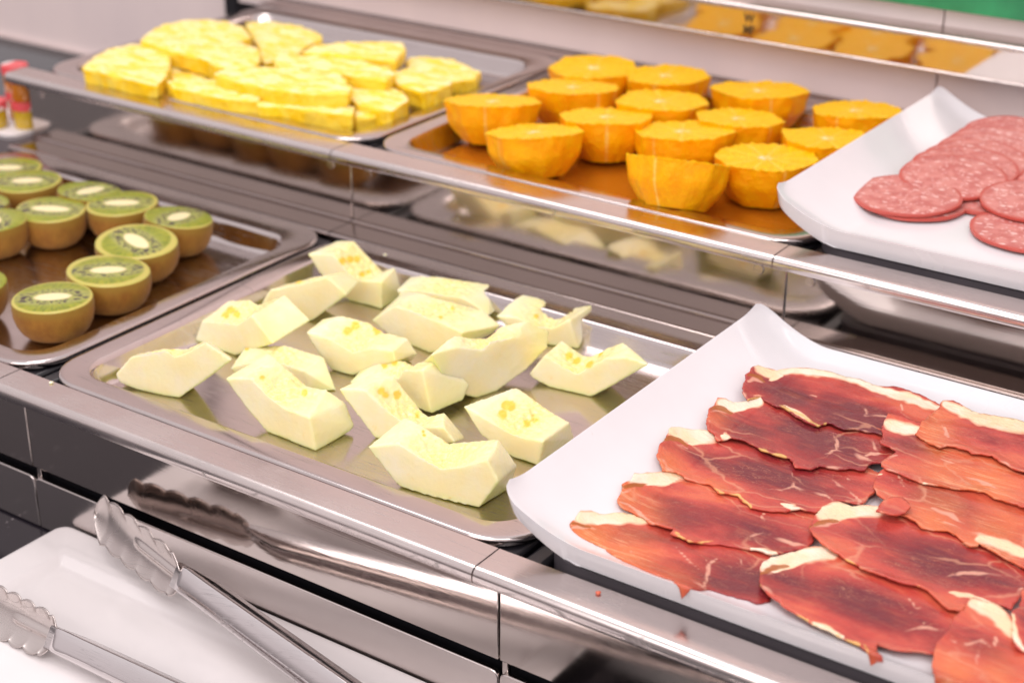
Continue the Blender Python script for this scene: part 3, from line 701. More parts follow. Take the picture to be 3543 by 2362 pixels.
def sB(L, r=9): return [(1100+x/2, 1000+y/2, r) for x, y in L]
def sA(L, r=9): return [(380+x/2, 800+y/2, r) for x, y in L]
NH = [3, 2, 2, 2, 2, 3, 3, 2, 2, 2, 2, 2, 2, 3, 2, 2]
MEL = [
 (fa([(35, 990), (150, 855), (385, 812), (450, 860), (530, 835), (660, 765), (845, 890), (480, 1157), (180, 1100), (65, 1050)]),
  fa([(110, 930), (200, 838), (385, 795), (470, 803), (540, 800), (670, 740), (850, 880), (600, 1050), (250, 1000), (150, 950)]), 8, 7, .055, sA([(430, 800)], 14),
  'flat melon chunk lying alone at the left end of the melon tray'),
 (fa([(587, 757), (640, 615), (800, 625), (880, 640), (980, 580), (1130, 780), (860, 862), (740, 812)]),
  fa([(660, 600), (830, 478), (960, 465), (1020, 500), (1215, 435), (1388, 615), (1100, 650), (850, 700)]), 7, 6, .085, sA([(830, 545), (880, 575), (800, 580)], 14),
  'melon chunk with notched top just behind the leftmost chunk'),
 (fa([(1050, 500), (1110, 400), (1350, 345), (1500, 310), (1640, 440), (1395, 625), (1150, 600)]),
  fa([(1150, 420), (1210, 365), (1400, 310), (1625, 280), (1735, 345), (1600, 500), (1300, 500)]), 6, 5, .075, sA([(1310, 340)], 12),
  'smooth melon chunk with pale green right end, leaning on the back corner one'),
 (fa([(1370, 157), (1540, 150), (1600, 240), (1720, 330), (1880, 350), (1880, 540), (1650, 480), (1450, 290)]),
  fa([(1570, 68), (1690, 60), (1750, 200), (1830, 275), (1975, 250), (2010, 400), (1800, 380), (1600, 250)]), 6, 5, .085, sA([(1610, 205), (1665, 190), (1710, 190)], 15)+sA([(1750, 300), (1790, 285)], 11),
  'melon chunk with bright orange seed marks at the back left corner of its tray'),
 ([(1371, 1003), (1440, 1000), (1520, 1015), (1600, 1025), (1695, 1090), (1600, 1110), (1400, 1070)],
  [(1419, 958), (1463, 953), (1517, 952), (1691, 982), (1733, 1067), (1650, 1060), (1480, 1010)], 6, 5, .085, [],
  'melon chunk with ragged crest against the back rail of its tray'),
 (fb([(370, 217), (540, 110), (700, 160), (870, 230), (1000, 300), (960, 420), (775, 442), (500, 330)]),
  fb([(590, 10), (720, 25), (980, 100), (1140, 140), (1265, 250), (1150, 330), (900, 300), (650, 200)]), 7, 6, .10, sB([(650, 175), (930, 130), (850, 195)], 9),
  'long block of melon in the middle of the back row'),
 (fb([(1225, 185), (1380, 190), (1500, 245), (1620, 265), (1740, 210), (1805, 415), (1600, 390), (1350, 300)]),
  fb([(1410, 30), (1550, 60), (1610, 120), (1690, 135), (1900, 108), (2030, 252), (1900, 330), (1550, 250)]), 6, 5, .09, sB([(1510, 190), (1750, 150), (1690, 190), (1590, 115)], 9),
  'notched melon chunk at the back right by the rear rail'),
 (fa([(1355, 697), (1530, 740), (1680, 830), (1830, 800), (1960, 830), (1980, 900), (1665, 1000), (1530, 962), (1430, 830)]),
  fa([(1470, 610), (1620, 578), (1780, 620), (1900, 690), (2060, 740), (2132, 850), (2090, 895), (1750, 850), (1600, 760)]), 7, 6, .085, sA([(1640, 690), (1700, 650), (1850, 680)], 16),
  'melon chunk with faint yellow seed marks, centre left of the melon tray'),
 (fa([(830, 950), (1000, 900), (1180, 900), (1340, 960), (1400, 1105), (1300, 1120), (900, 1010)]),
  fa([(935, 800), (1080, 785), (1210, 778), (1480, 868), (1575, 1105), (1400, 1050), (950, 950)]), 6, 4, .07, sA([(950, 810)], 10),
  'rounded melon chunk mostly hidden behind the large front left chunk'),
 (fa([(795, 1020), (980, 1010), (1080, 1120), (1220, 1220), (1380, 1290), (1405, 1400), (1420, 1520), (1090, 1390), (930, 1210)]),
  fa([(1090, 840), (1160, 890), (1200, 960), (1290, 1045), (1500, 1090), (1635, 1190), (1697, 1350), (1400, 1200), (1150, 1050)]), 7, 6, .085, sA([(1350, 1120), (1050, 1010)], 12),
  'large melon chunk with scooped top at the front left'),
 (fb([(215, 650), (400, 580), (560, 612), (600, 550), (720, 560), (785, 862), (640, 790), (400, 720)]),
  fb([(340, 500), (470, 455), (580, 480), (650, 512), (870, 447), (1052, 660), (900, 790), (600, 640)]), 6, 5, .085, sB([(460, 525), (530, 510)], 14),
  'melon chunk with a white squared right face in the centre of the tray', .012),
 (fb([(140, 692), (330, 690), (430, 790), (560, 890), (700, 945), (870, 950), (950, 1060), (700, 1110), (390, 1030)]),
  fb([(435, 562), (525, 600), (560, 680), (640, 790), (760, 870), (870, 845), (1020, 1030), (800, 1000), (500, 900)]), 8, 7, .07, sB([(470, 730), (440, 700), (550, 730), (690, 870)], 15),
  'curved melon chunk with vivid yellow seed marks beside the frontmost chunk'),
 (fb([(785, 450), (960, 400), (1120, 420), (1200, 350), (1340, 330), (1440, 440), (1240, 705), (1100, 752), (1000, 725), (880, 620)]),
  fb([(950, 310), (1060, 325), (1180, 325), (1270, 250), (1450, 220), (1605, 290), (1590, 410), (1440, 560), (1200, 600), (1000, 500)]), 7, 6, .08, sB([(1180, 400)], 8),
  'greenish melon chunk with tall right end, behind the white faced chunk'),
 (fb([(1455, 590), (1570, 450), (1680, 520), (1790, 580), (1910, 530), (2000, 470), (2140, 470), (2295, 522), (1885, 745), (1600, 680), (1490, 625)]),
  fb([(1560, 470), (1690, 350), (1750, 390), (1830, 445), (1900, 450), (2000, 400), (2110, 360), (2290, 512), (1960, 640), (1650, 600), (1550, 560)]), 9, 8, .075, sB([(1790, 490), (1740, 470), (1880, 520), (1950, 440)], 16),
  'crescent melon chunk with orange seed threads at the right, near the ham platter'),
 (fb([(1000, 805), (1180, 900), (1350, 1000), (1560, 1050), (1520, 1225), (1340, 1165), (1130, 1010)]),
  fb([(1370, 672), (1480, 745), (1600, 830), (1740, 920), (1775, 1030), (1620, 1000), (1480, 900)]), 5, 4, .10, sB([(1300, 800), (1340, 810), (1280, 870), (1450, 925), (1500, 900)], 18),
  'squared melon chunk with orange seed patch on top, touching the ham platter lip'),
 (fb([(335, 1090), (560, 1060), (700, 1150), (860, 1235), (1010, 1215), (1170, 1180), (1250, 1330), (1110, 1518), (830, 1460), (560, 1370)]),
  fb([(600, 885), (720, 940), (820, 1000), (900, 1055), (1000, 1045), (1250, 1030), (1380, 1220), (1330, 1370), (1000, 1250), (760, 1150)]), 9, 7, .085, sB([(730, 985), (735, 1010)], 8),
  'frontmost melon chunk, a thick crescent with deep scooped top'),
]
for k, q in enumerate(MEL): melon(*q[:6], q[6], k*7.3, q[7] if len(q) > 7 else 0.0)

# ---------------------------------------------------------------- kiwis
def kiwi(cx, cy, rx, rot, tilt, tdir, label, hgt=.074):
    zf = -DEPTH+.0006; zt = zf+hgt
    p = at(cx, cy, z=zt); r = rx*dist(p)/CAMF
    root = empty('kiwi_half', (p[0], p[1], zf), label, 'kiwi', 'halved kiwis on the steel tray')
    n = 56; rings = []; rnd_ = random.Random(int(cx*7+cy))
    el = 1+rnd_.uniform(.0, .05)
    ph = rnd_.uniform(0, 6)
    rotm = Matrix.Rotation(tilt, 4, Vector((math.cos(tdir), math.sin(tdir), 0)))
    def ring(rr, z):
        out = []
        for k in range(n):
            a_ = 2*math.pi*k/n; w_ = 1+.018*math.sin(2*a_+ph)+.010*math.sin(3*a_+ph*2)
            out.append(Vector((rr*w_*math.cos(a_)*el, rr*w_*math.sin(a_)/el, z)))
        return out
    prof = [(1.0, 0), (1.012, -.06), (1.022, -.18), (1.010, -.38), (.955, -.58), (.86, -.76), (.73, -.89), (.58, -.965), (.40, -.995), (.2, -1.0)]
    def place(q):
        q = rotm@q; return (p[0]+q.x, p[1]+q.y, zt+q.z)
    body = [ring(r*a_, b_*hgt) for a_, b_ in prof]
    # keep the tilted body on the floor
    lo = min((rotm@q).z for rg_ in body for q in rg_)+hgt
    def place(q):
        q = rotm@q; return (p[0]+q.x, p[1]+q.y, zt+q.z-lo)
    v, f = loft([[place(q) for q in rg_] for rg_ in body])
    mz = Matrix.Translation(Vector((p[0], p[1], zt-lo))) @ rotm
    def local(name, rgs, mat, R_=Matrix.Identity(4)):
        vv, ff = loft([[tuple(q) for q in rg_] for rg_ in rgs])
        me = bpy.data.meshes.new(name); me.from_pydata([tuple(c_*S for c_ in q) for q in vv], [], ff); me.materials.append(mat)
        bm = bmesh.new(); bm.from_mesh(me); bmesh.ops.recalc_face_normals(bm, faces=bm.faces); bm.to_mesh(me); bm.free(); me.shade_smooth()
        o = bpy.data.objects.new(name, me); link(o, root)
        mm = Matrix.Translation(Vector((p[0], p[1], zt-lo))*S-root.location) @ rotm @ R_
        o.matrix_local = mm; return o
    local('skin', body, M['kiwiskin'])
    top = [ring(r*a_, b_) for a_, b_ in ((1.0, .0), (.985, .0016), (.95, .0022), (.7, .0024), (.4, .0028), (.15, .0030))]
    # the flesh disc is turned so that its oval core follows the photograph
    R_ = Matrix.Rotation(rot, 4, 'Z')
    o = local('flesh', [[R_.inverted()@q for q in rg_] for rg_ in top], M['kiwi'], R_)
    return root
KW = [(182, 1031, 139, .75, .0, 0, 'kiwi half at the near end of the right hand row, speckled at its rim'),
      (374, 939, 144, .80, .03, 2.2, 'large kiwi half, second from the near end of the right hand row'),
      (472, 841, 138, -.25, .10, .6, 'bright yellow green kiwi half in the middle of the right hand row'),
      (619, 757, 117, 1.75, .12, 2.6, 'kiwi half with upright oval core beside the right wall of its tray'),
      (421, 706, 121, .60, .02, 0, 'kiwi half with a notch in its skin edge behind the bright one'),
      (313, 666, 108, 1.6, .10, 2.6, 'tilted kiwi half half hidden at the back of the tray'),
      (175, 727, 119, .5, .03, 1, 'dull green kiwi half in the middle of the kiwi tray'),
      (94, 629, 114, .65, .02, 0, 'kiwi half with a long pale core near the back left'),
      (28, 584, 114, .6, .0, 0, 'kiwi half furthest back at the left edge of the photo'),
      (-26, 764, 114, -.4, .03, 0, 'kiwi half cut by the left edge of the photo, front of the dull green one'),
      (-78, 704, 104, .2, .0, 0, 'kiwi half of which only the right rim shows at the far left'),
      (-92, 977, 113, -.3, .05, 1, 'kiwi half of which only a sliver shows at the left, beside the nearest one')]
for q in KW: kiwi(*q)

# ---------------------------------------------------------------- oranges
def orange(cx, cy, rx, zt, tilt, tdir, label, k, hgt=.084):
    zf = .170-DEPTH+.002; p = at(cx, cy, z=zt); r = rx*dist(p)/CAMF*1.0
    rnd_ = random.Random(k*13+5); nseg = 10; a0 = rnd_.uniform(0, 1)
    n = 120; nr = 14
    rotm = Matrix.Rotation(tilt, 4, Vector((math.cos(tdir), math.sin(tdir), 0)))
    facets = sorted(rnd_.uniform(0, 2*math.pi) for _ in range(9))
    nf = rnd_.choice((7, 8, 9)); facets = [(2*math.pi*i_/nf+rnd_.uniform(-.22, .22), rnd_.uniform(.87, 1.0)) for i_ in range(nf)]
    low = [2*math.pi*i_/6+rnd_.uniform(-.3, .3)+a0 for i_ in range(6)]
    memb = [2*math.pi*(i_+a0)/nseg for i_ in range(nseg)]
    def rim(a_):
        m_ = min(w_*.985/max(.05, math.cos((a_-q+math.pi) % (2*math.pi)-math.pi)) if math.cos((a_-q+math.pi) % (2*math.pi)-math.pi) > .3 else 9 for q, w_ in facets)
        return min(1.03, m_)*1.02
    V = []; AT = []
    rows = [('t', 0.0)]+[('t', x) for x in np.linspace(.08, 1, nr)]+[('s', x) for x in np.linspace(.05, 1, nr)]
    for typ, s in rows:
        for j in range(n):
            a_ = 2*math.pi*j/n; q = rim(a_)
            da = min(abs((a_-m_+math.pi) % (2*math.pi)-math.pi) for m_ in memb)
            if typ == 't':
                rr = s*r*q; g_ = math.exp(-(da*max(s, .05)/.030)**2)
                z = -.0010*g_*(s > .1)+.0014*noise.noise(Vector((math.cos(a_)*s*16, math.sin(a_)*s*16, k)))
                if s > .97: rr += r*.040*noise.noise(Vector((math.cos(a_)*26, math.sin(a_)*26, k))); z += .007*abs(noise.noise(Vector((math.cos(a_)*25, math.sin(a_)*25, k+9))))
                top = 1.0; rad_ = s
            else:
                th_ = s*math.pi/2*.80
                q2 = min(1.0, min(.93/max(.05, math.cos((a_-f2+math.pi) % (2*math.pi)-math.pi)) if math.cos((a_-f2+math.pi) % (2*math.pi)-math.pi) > .3 else 9 for f2 in low))
                pf = 1-.05*s/.45 if s < .45 else .95-.33*((s-.45)/.55)**1.25; rr = r*(q*(1-s)+q2*s)*pf; z = -hgt*s
                g_ = math.exp(-(da/.05)**2); rr += -.0006*g_+.0030*noise.noise(Vector((math.cos(a_)*5, math.sin(a_)*5, s*3+k)))+.0012*noise.noise(Vector((math.cos(a_)*22, math.sin(a_)*22, s*14+k))); top = 0.0; rad_ = 1.0
            V.append((rr*math.cos(a_), rr*math.sin(a_), z)); AT.append((a_/(2*math.pi), rad_, top, g_ if typ == 't' else g_*(1 if int(a_*1.6+k) % 3 == 0 else .35)))
    nr_ = len(rows); F = [tuple(range(n))]
    for i_ in range(nr_-1):
        for j in range(n): F.append((i_*n+j, i_*n+(j+1) % n, (i_+1)*n+(j+1) % n, (i_+1)*n+j))
    F.append(tuple((nr_-1)*n+j for j in range(n)))
    W_ = [rotm@Vector(q) for q in V]; lo = min(q.z for q in W_)
    base = max(zf, zt+lo) if tilt < .3 else zf
    og = np.array([p[0], p[1], zf]); dz = zf-(zt+lo)
    me = bpy.data.meshes.new('orange_half'); me.from_pydata([((p[0]+q.x-og[0])*S, (p[1]+q.y-og[1])*S, (zt+q.z+dz-og[2])*S) for q in W_], [], F)
    bm = bmesh.new(); bm.from_mesh(me); bmesh.ops.recalc_face_normals(bm, faces=bm.faces); bm.to_mesh(me); bm.free()
    A_ = np.array(AT)
    for nm_, c_ in (('ang', 0), ('rad', 1), ('top', 2), ('memb', 3)): setattr_(me, nm_, A_[:, c_])
    me.materials.append(M['orange']); me.shade_smooth()
    me.set_sharp_from_angle(angle=.75)
    o = bpy.data.objects.new('orange_half', me); o.location = Vector(og)*S; link(o)
    return tag(o, label, 'orange', 'peeled orange halves')
ZT = .2020
OR = [(1707, 385, 168, 0, 0, 'peeled orange half nearest the left corner of its tray'),
      (1847, 494, 170, .06, 2.4, 'peeled orange half at the front, second from the left corner'),
      (1985, 310, 160, .05, 1, 'peeled orange half below the tall one in the back left corner', .216),
      (2055, 245, 156, .16, .5, 'peeled orange half propped highest in the back left corner', .208),
      (2302, 270, 150, .06, .3, 'round peeled orange half beside the tallest one at the back', .212),
      (2287, 368, 160, .04, 0, 'peeled orange half in the middle of the second row', .208),
      (2100, 436, 160, .02, 0, 'peeled orange half in the middle of the left rows'),
      (2358, 487, 176, .05, .3, 'peeled orange half right behind the one tipped on its side'),
      (2552, 440, 158, .04, 0, 'peeled orange half in the centre right of the tray'),
      (2627, 333, 165, .05, .4, 'large peeled orange half alone by the back rail', .208),
      (2960, 412, 160, .05, 0, 'peeled orange half at the back right, partly behind the salami platter'),
      (2862, 508, 166, .03, 0, 'peeled orange half beside the salami platter lip, white pith showing'),
      (2647, 575, 182, .05, .2, 'peeled orange half at the front right with a bright fleck on its side')]
TL = [-.22, -.23, -.16, .0, -.06, -.10, -.16, -.17, -.14, -.13, -.14, -.12, -.08]
for k, q in enumerate(OR): orange(q[0], q[1], q[2], q[6] if len(q) > 6 else ZT, TL[k]*.68, .6+.3*math.sin(k*2.1), q[5], k+1)
orange(2350, 622, 186, .200, -.36, .25, 'peeled orange half tipped on its side at the front edge of the tray', 17, .088)

# ---------------------------------------------------------------- pineapple
def slab(poly, zt, th, label, k, zfl=.170-DEPTH+.0008, tilt=0):
    P = [at(u, v_, z=zt) for u, v_ in poly]
    cen = np.mean(P, 0)
    P = [np.array([p[0], p[1], zt]) for p in P]
    dense = []
    for a_, b_ in zip(P, P[1:]+P[:1]):
        L_ = np.linalg.norm(b_-a_); m_ = max(1, int(L_/.012))
        for j in range(m_):
            q = a_+(b_-a_)*j/m_; dense.append(q+np.array([1, 1, 0])*.004*noise.noise(Vector((q[0]*40, q[1]*40, k))))
    n = len(dense); v = [tuple(q) for q in dense]+[(cen[0]+(q[0]-cen[0])*.97, cen[1]+(q[1]-cen[1])*.97, zt-th) for q in dense]
    f = [tuple(range(n)), tuple(range(n, 2*n))[::-1]]+[(i_, n+i_, n+(i_+1) % n, (i_+1) % n) for i_ in range(n)]
    me = remesh(v, f, .0014, 3); c = coords(me); nm = normals(me)
    c = c+nm*(wob(c, .0012, 110, k)+wob(c, .0006, 320, k))[:, None]
    r_ = wob(np.stack([c[:, 0]*.3, c[:, 1], c[:, 2]], 1), .0006, 200, k); c = c+nm*r_[:, None]
    setco(me, c)
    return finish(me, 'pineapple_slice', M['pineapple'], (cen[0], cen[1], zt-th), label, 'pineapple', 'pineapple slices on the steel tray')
zz = .170-DEPTH
PINE = [
 (fp([(65, 472), (130, 400), (250, 337), (400, 302), (485, 295), (600, 325), (678, 362), (680, 450), (640, 540), (590, 590), (440, 560), (280, 520)]), zz+.075, .038, 'half ring of pineapple with scalloped rim at the front left corner'),
 (fp([(465, 272), (520, 220), (620, 170), (780, 140), (950, 133), (1100, 150), (1190, 190), (1240, 250), (1150, 290), (1290, 330), (1310, 400), (1280, 455), (1180, 470), (990, 455), (900, 400), (780, 378), (670, 348), (550, 300)]), zz+.090, .042, 'large round pineapple slice on top of the pile at the back left'),
 (fp([(1190, 150), (1400, 150), (1600, 185), (1720, 230), (1740, 275), (1640, 305), (1560, 370), (1400, 420), (1330, 440), (1290, 330), (1240, 240)]), zz+.062, .035, 'pale pineapple slice behind the large round one'),
 (fp([(680, 400), (800, 405), (900, 440), (960, 530), (850, 555), (690, 560), (660, 480)]), zz+.045, .040, 'small pineapple piece wedged under the round slice'),
 (fp([(655, 560), (720, 535), (900, 545), (1150, 570), (1310, 650), (1290, 700), (1100, 690), (900, 650), (700, 605)]), zz+.070, .060, 'thick pineapple wedge at the front middle of the tray'),
 (fp([(980, 515), (1060, 465), (1400, 460), (1850, 505), (1945, 600), (1905, 655), (1600, 645), (1330, 610), (1110, 560)]), zz+.096, .038, 'long pineapple slab lying across the centre of the pile'),
 (fp([(1390, 450), (1400, 395), (1600, 378), (1900, 400), (2190, 455), (2235, 510), (2170, 560), (1900, 520), (1650, 470)]), zz+.092, .036, 'long narrow pineapple slab behind the central one'),
 (fp([(1580, 355), (1650, 315), (1880, 288), (2290, 285), (2312, 340), (2230, 420), (2000, 395), (1700, 372)]), zz+.098, .036, 'tapered pineapple slab nearest the back rail'),
 (fq([(1200, 430), (1350, 405), (1500, 420), (1740, 520), (1720, 560), (1600, 600), (1480, 620), (1300, 570), (1190, 520)]), zz+.072, .045, 'pineapple piece at the right beside the side wall'),
 (fq([(1340, 310), (1500, 290), (1740, 320), (1990, 430), (1960, 500), (1740, 525), (1500, 430), (1330, 400), (1310, 350)]), zz+.060, .040, 'pineapple piece at the far right corner of its tray'),
 (fq([(820, 570), (1190, 570), (1330, 655), (1350, 700), (1200, 790), (1110, 790), (870, 730), (810, 690)]), zz+.066, .050, 'pineapple wedge at the front right with a rounded end'),
 (fq([(-20, 700), (430, 700), (760, 730), (870, 760), (840, 830), (600, 800), (300, 760), (-30, 745)]), zz+.066, .060, 'thick pineapple wedge along the front edge right of centre'),
 (fq([(860, 790), (1000, 755), (1100, 775), (1110, 830), (1000, 850), (870, 850)]), zz+.050, .046, 'small pineapple end piece at the front right corner'),
]
for k, q in enumerate(PINE): slab(q[0], q[1], q[2], q[3], k*3.7)

# ---------------------------------------------------------------- salami
def salami(x, y, r, z, k, label, bend=(0, 0), squash=1.0):
    nA, nR = 64, 10; v = []; rnd_ = random.Random(k); ph = rnd_.uniform(0, 6)
    for L_ in (0, 1):
        for i_ in range(nR+1):
            s = i_/nR
            for j in range(nA):
                a_ = 2*math.pi*j/nA; rr = r*s*(1+.012*math.sin(3*a_+ph)+.008*math.sin(7*a_+ph))
                px, py = rr*math.cos(a_), rr*math.sin(a_)*squash
                zz_ = z+bend[0]*px+bend[1]*py+.0015*noise.noise(Vector((px*14, py*14, k)))*s
                v.append((x+px, y+py, zz_-(.0055 if L_ else 0)+(-.0008 if s == 1 and not L_ else 0)))
    f = []; m_ = (nR+1)*nA
    for L_ in (0, 1):
        for i_ in range(nR):
            for j in range(nA):
                q = (L_*m_+i_*nA+j, L_*m_+i_*nA+(j+1) % nA, L_*m_+(i_+1)*nA+(j+1) % nA, L_*m_+(i_+1)*nA+j); f.append(q)
    for j in range(nA): f.append((nR*nA+j, nR*nA+(j+1) % nA, m_+nR*nA+(j+1) % nA, m_+nR*nA+j))
    o = mobj('salami_slice', v, f, M['salami'], None, origin=(x, y, z-.003), autos=1.0)
    return tag(o, label, 'salami', 'overlapping salami slices')
SZ = .176+.020
R_S = .099
rows_ = []
A0 = at(3137, 677, z=SZ+.02); 
def sal_px(cx, cy, zz_, k, label, r=R_S, **kw):
    p = at(cx, cy, z=zz_); salami(p[0], p[1], r, zz_, k, label, **kw)
n_ = 0
# back to front: the row running away along the platter, each slice leaning on the next
words = ['very back', 'second from the back', 'third from the back', 'fourth from the back', 'fifth from the back', 'sixth from the back', 'nearest the front pair']
for i_, (cx, cy) in enumerate([(2270, 440), (2225, 480), (2160, 515), (2090, 560), (2020, 605), (1945, 655), (1865, 715)]):
    sal_px(2367+cx/2, 250+cy/2, SZ+.036-.0012*i_, i_+1, 'salami slice in the long leaning row, %s' % words[i_], bend=(-.02, .12-.005*i_))
sal_px(3730, 545, SZ+.030, 30, 'salami slice of the second row at the back, mostly outside the photo', bend=(.0, .12))
sal_px(3690, 600, SZ+.030, 31, 'salami slice of the second row at the right edge, in front of the back one', bend=(.0, .12))
sal_px(3440, 668, SZ+.016, 32, 'salami slice filling the gap between the front pair and the right slices', bend=(.02, .07))
sal_px(3160, 692, SZ+.010, 20, 'lower salami slice of the pair at the left front', r=.0985)
sal_px(3137, 672, SZ+.020, 21, 'upper salami slice of the pair at the left front', r=.0985, bend=(.01, .05))
sal_px(3660, 640, SZ+.022, 22, 'salami slice behind the right front slices, cut by the photo edge', bend=(.02, .06))
sal_px(3585, 690, SZ+.028, 23, 'salami slice overlapping the gap at the right edge', bend=(.02, .06))
sal_px(3560, 792, SZ+.014, 24, 'orange tinged salami slice at the right front, cut by the photo edge', bend=(.01, .03))

# ---------------------------------------------------------------- cured ham
def seg_d(P, A_, B_):
    A_, B_ = np.array(A_, float), np.array(B_, float); d = B_-A_; L2 = max(1e-9, d@d)
    t_ = np.clip(((P-A_)@d)/L2, 0, 1); return np.hypot(*(P-(A_+t_[:, None]*d)).T)
def poly_d(P, L_, closed=False):
    out = np.full(len(P), 1e9); pts = list(L_)+([L_[0]] if closed else [])
    for a_, b_ in zip(pts, pts[1:]): out = np.minimum(out, seg_d(P, a_, b_))
    return out
def inside(P, poly):
    x, y = P[:, 0], P[:, 1]; c = np.zeros(len(P), bool); n = len(poly)
    for i_ in range(n):
        x1, y1 = poly[i_]; x2, y2 = poly[(i_+1) % n]
        if y1 == y2: continue
        c ^= ((y1 > y) != (y2 > y)) & (x < (x2-x1)*(y-y1)/(y2-y1)+x1)
    return c
def taper_d(P, L_, w_, end=.30):
    """distance to a polyline over its width, the width dying away towards both ends"""
    pts = [np.array(q, float) for q in L_]; ls = [np.linalg.norm(b_-a_) for a_, b_ in zip(pts, pts[1:])]; tot = sum(ls); acc = 0; out = np.full(len(P), 1e9)
    for a_, b_, l_ in zip(pts, pts[1:], ls):
        d = b_-a_; t_ = np.clip(((P-a_)@d)/max(1e-9, d@d), 0, 1); s_ = (acc+t_*l_)/tot; acc += l_
        we = w_*(end+(1-end)*np.sin(np.pi*np.clip(s_, 0, 1))**.6); out = np.minimum(out, np.hypot(*(P-(a_+t_[:, None]*d)).T)/we)
    return out
BROWN = {1: f4([(430, 202), (470, 196), (520, 206), (565, 242)]), 2: f4([(182, 425), (215, 415), (260, 425), (330, 458)]), 3: f3([(792, 650), (830, 634), (880, 637), (945, 680)]),
         4: f3([(515, 975), (560, 958), (620, 958), (690, 966)]), 5: f3([(142, 1226), (180, 1210), (240, 1222), (300, 1248)]), 6: f5([(520, 802), (580, 782), (650, 766), (740, 760)]), 7: f5([(870, 487), (930, 462), (1000, 450), (1070, 452)])}
def ham(poly, layer, label, fats=(), veins=(), deepc=None, thin=(), rimseg=(), k=0, flap=None, rimw=7):
    z = PZ+.022+.0042*layer
    W_ = [at(u, v_, z=z)[:2] for u, v_ in poly]
    # jitter the outline
    B_ = []
    W2 = W_+[W_[0]]
    for a_, b_ in zip(W2, W2[1:]):
        L_ = np.linalg.norm(b_-a_); m_ = max(1, int(L_/.0055))
        for j in range(m_):
            q = a_+(b_-a_)*j/m_; nn_ = np.array([-(b_-a_)[1], (b_-a_)[0]])/max(L_, 1e-6)
            B_.append(q+nn_*(.0030*noise.noise(Vector((q[0]*55, q[1]*55, k)))+.0020*noise.noise(Vector((q[0]*170, q[1]*170, k)))))
    B_ = np.array(B_); h = .0042
    x0, y0 = B_.min(0); x1, y1 = B_.max(0)
    gx, gy = np.meshgrid(np.arange(x0, x1, h), np.arange(y0, y1, h*.866)); gx[1::2] += h/2
    G = np.stack([gx.ravel(), gy.ravel()], 1); G = G[inside(G, B_)]
    # distance to boundary (coarse: to boundary points)
    def bd(Q):
        out = np.full(len(Q), 1e9)
        for s_ in range(0, len(B_), 64):
            d2 = ((Q[:, None, :]-B_[None, s_:s_+64, :])**2).sum(2).min(1); out = np.minimum(out, d2)
        return np.sqrt(out)
    G = G[bd(G) > h*.6]
    pts = np.concatenate([B_, G]); nb = len(B_)
    r = geometry.delaunay_2d_cdt([Vector(p) for p in pts], [(i_, (i_+1) % nb) for i_ in range(nb)], [], 1, 1e-7)
    Vv = np.array([tuple(p) for p in r[0]]); Fv = [tuple(t_) for t_ in r[2]]
    db = bd(Vv)
    zz_ = np.empty(len(Vv))
    for i_, p in enumerate(Vv):
        zz_[i_] = z+.0030*noise.noise(Vector((p[0]*11, p[1]*11, 3.0)))+.0028*noise.noise(Vector((p[0]*9, p[1]*24, layer*.35)))+.0010*noise.noise(Vector((p[0]*34, p[1]*34, k)))
    zz_ += .0042*np.exp(-(db/.011)**2)*(1 if layer > 0 else .2)*(.5+np.array([noise.noise(Vector((p[0]*26, p[1]*26, k+5))) for p in Vv]))
    zz_ = np.maximum(zz_, PZ+.0215)
    P3 = np.column_stack([Vv, zz_]); pim = topx(P3*S)
    for it in range(4):      # lie on the curled platter end, staying where the photograph shows each point
        el_ = .066*np.clip((.135-(P3[:, 0]-1.0))/.135, 0, 1)**1.7
        for i_ in np.nonzero(el_ > 1e-5)[0]: P3[i_] = at(pim[i_, 0], pim[i_, 1], z=zz_[i_]+el_[i_]+.001)
    px = topx(P3*S)
    for i_, p in enumerate(Vv):      # let the fat and sinew lines wander
        px[i_, 0] += 16*noise.noise(Vector((p[0]*22, p[1]*22, k+1.5)))+7*noise.noise(Vector((p[0]*75, p[1]*75, k)))
        px[i_, 1] += 11*noise.noise(Vector((p[0]*22, p[1]*22, k+7.5)))+6*noise.noise(Vector((p[0]*75, p[1]*75, k+3)))
    # follow the raised platter edge, and hang down outside it
    q_ = np.clip((.10-(P3[:, 1]-.004))/.10, 0, 1)
    rimz = PZ+.020+.017*np.clip((np.abs((P3[:, 1]-.004-.394)/.394)-.88)/.12, 0, 1)**1.6+.003+.0012*layer
    P3[:, 2] = np.maximum(P3[:, 2], np.where(P3[:, 1] < .05, rimz, P3[:, 2]))
    out_ = np.clip(.004-P3[:, 1], 0, 1); P3[:, 2] -= out_*1.2; P3[:, 1] = np.where(out_ > 0, .004-out_*.25, P3[:, 1])
    me = bpy.data.meshes.new('ham_slice'); cen = np.array([Vv[:, 0].mean(), Vv[:, 1].mean(), z])
    me.from_pydata(((P3-cen)*S).tolist(), [], Fv)
    bm = bmesh.new(); bm.from_mesh(me); bmesh.ops.recalc_face_normals(bm, faces=bm.faces)
    if sum(f_.normal.z for f_ in bm.faces) < 0: bmesh.ops.reverse_faces(bm, faces=bm.faces)
    bm.to_mesh(me); bm.free()
    fat = np.zeros(len(px))
    for q_, (L_, w_) in enumerate(fats): fat = np.maximum(fat, np.clip(1.0-taper_d(px, L_, w_*(1.0 if q_ == 0 else .6), .8 if q_ == 0 else .3)*.5, 0, 1))
    vn = np.zeros(len(px))
    for L_, w_ in veins: vn = np.maximum(vn, (.62+.7*np.array([noise.noise(Vector((p[0]*30, p[1]*30, k+11))) for p in Vv]))*(np.exp(-taper_d(px, L_, w_*.80)**2)+.42*np.exp(-taper_d(px, L_, w_*2.8)**2)))
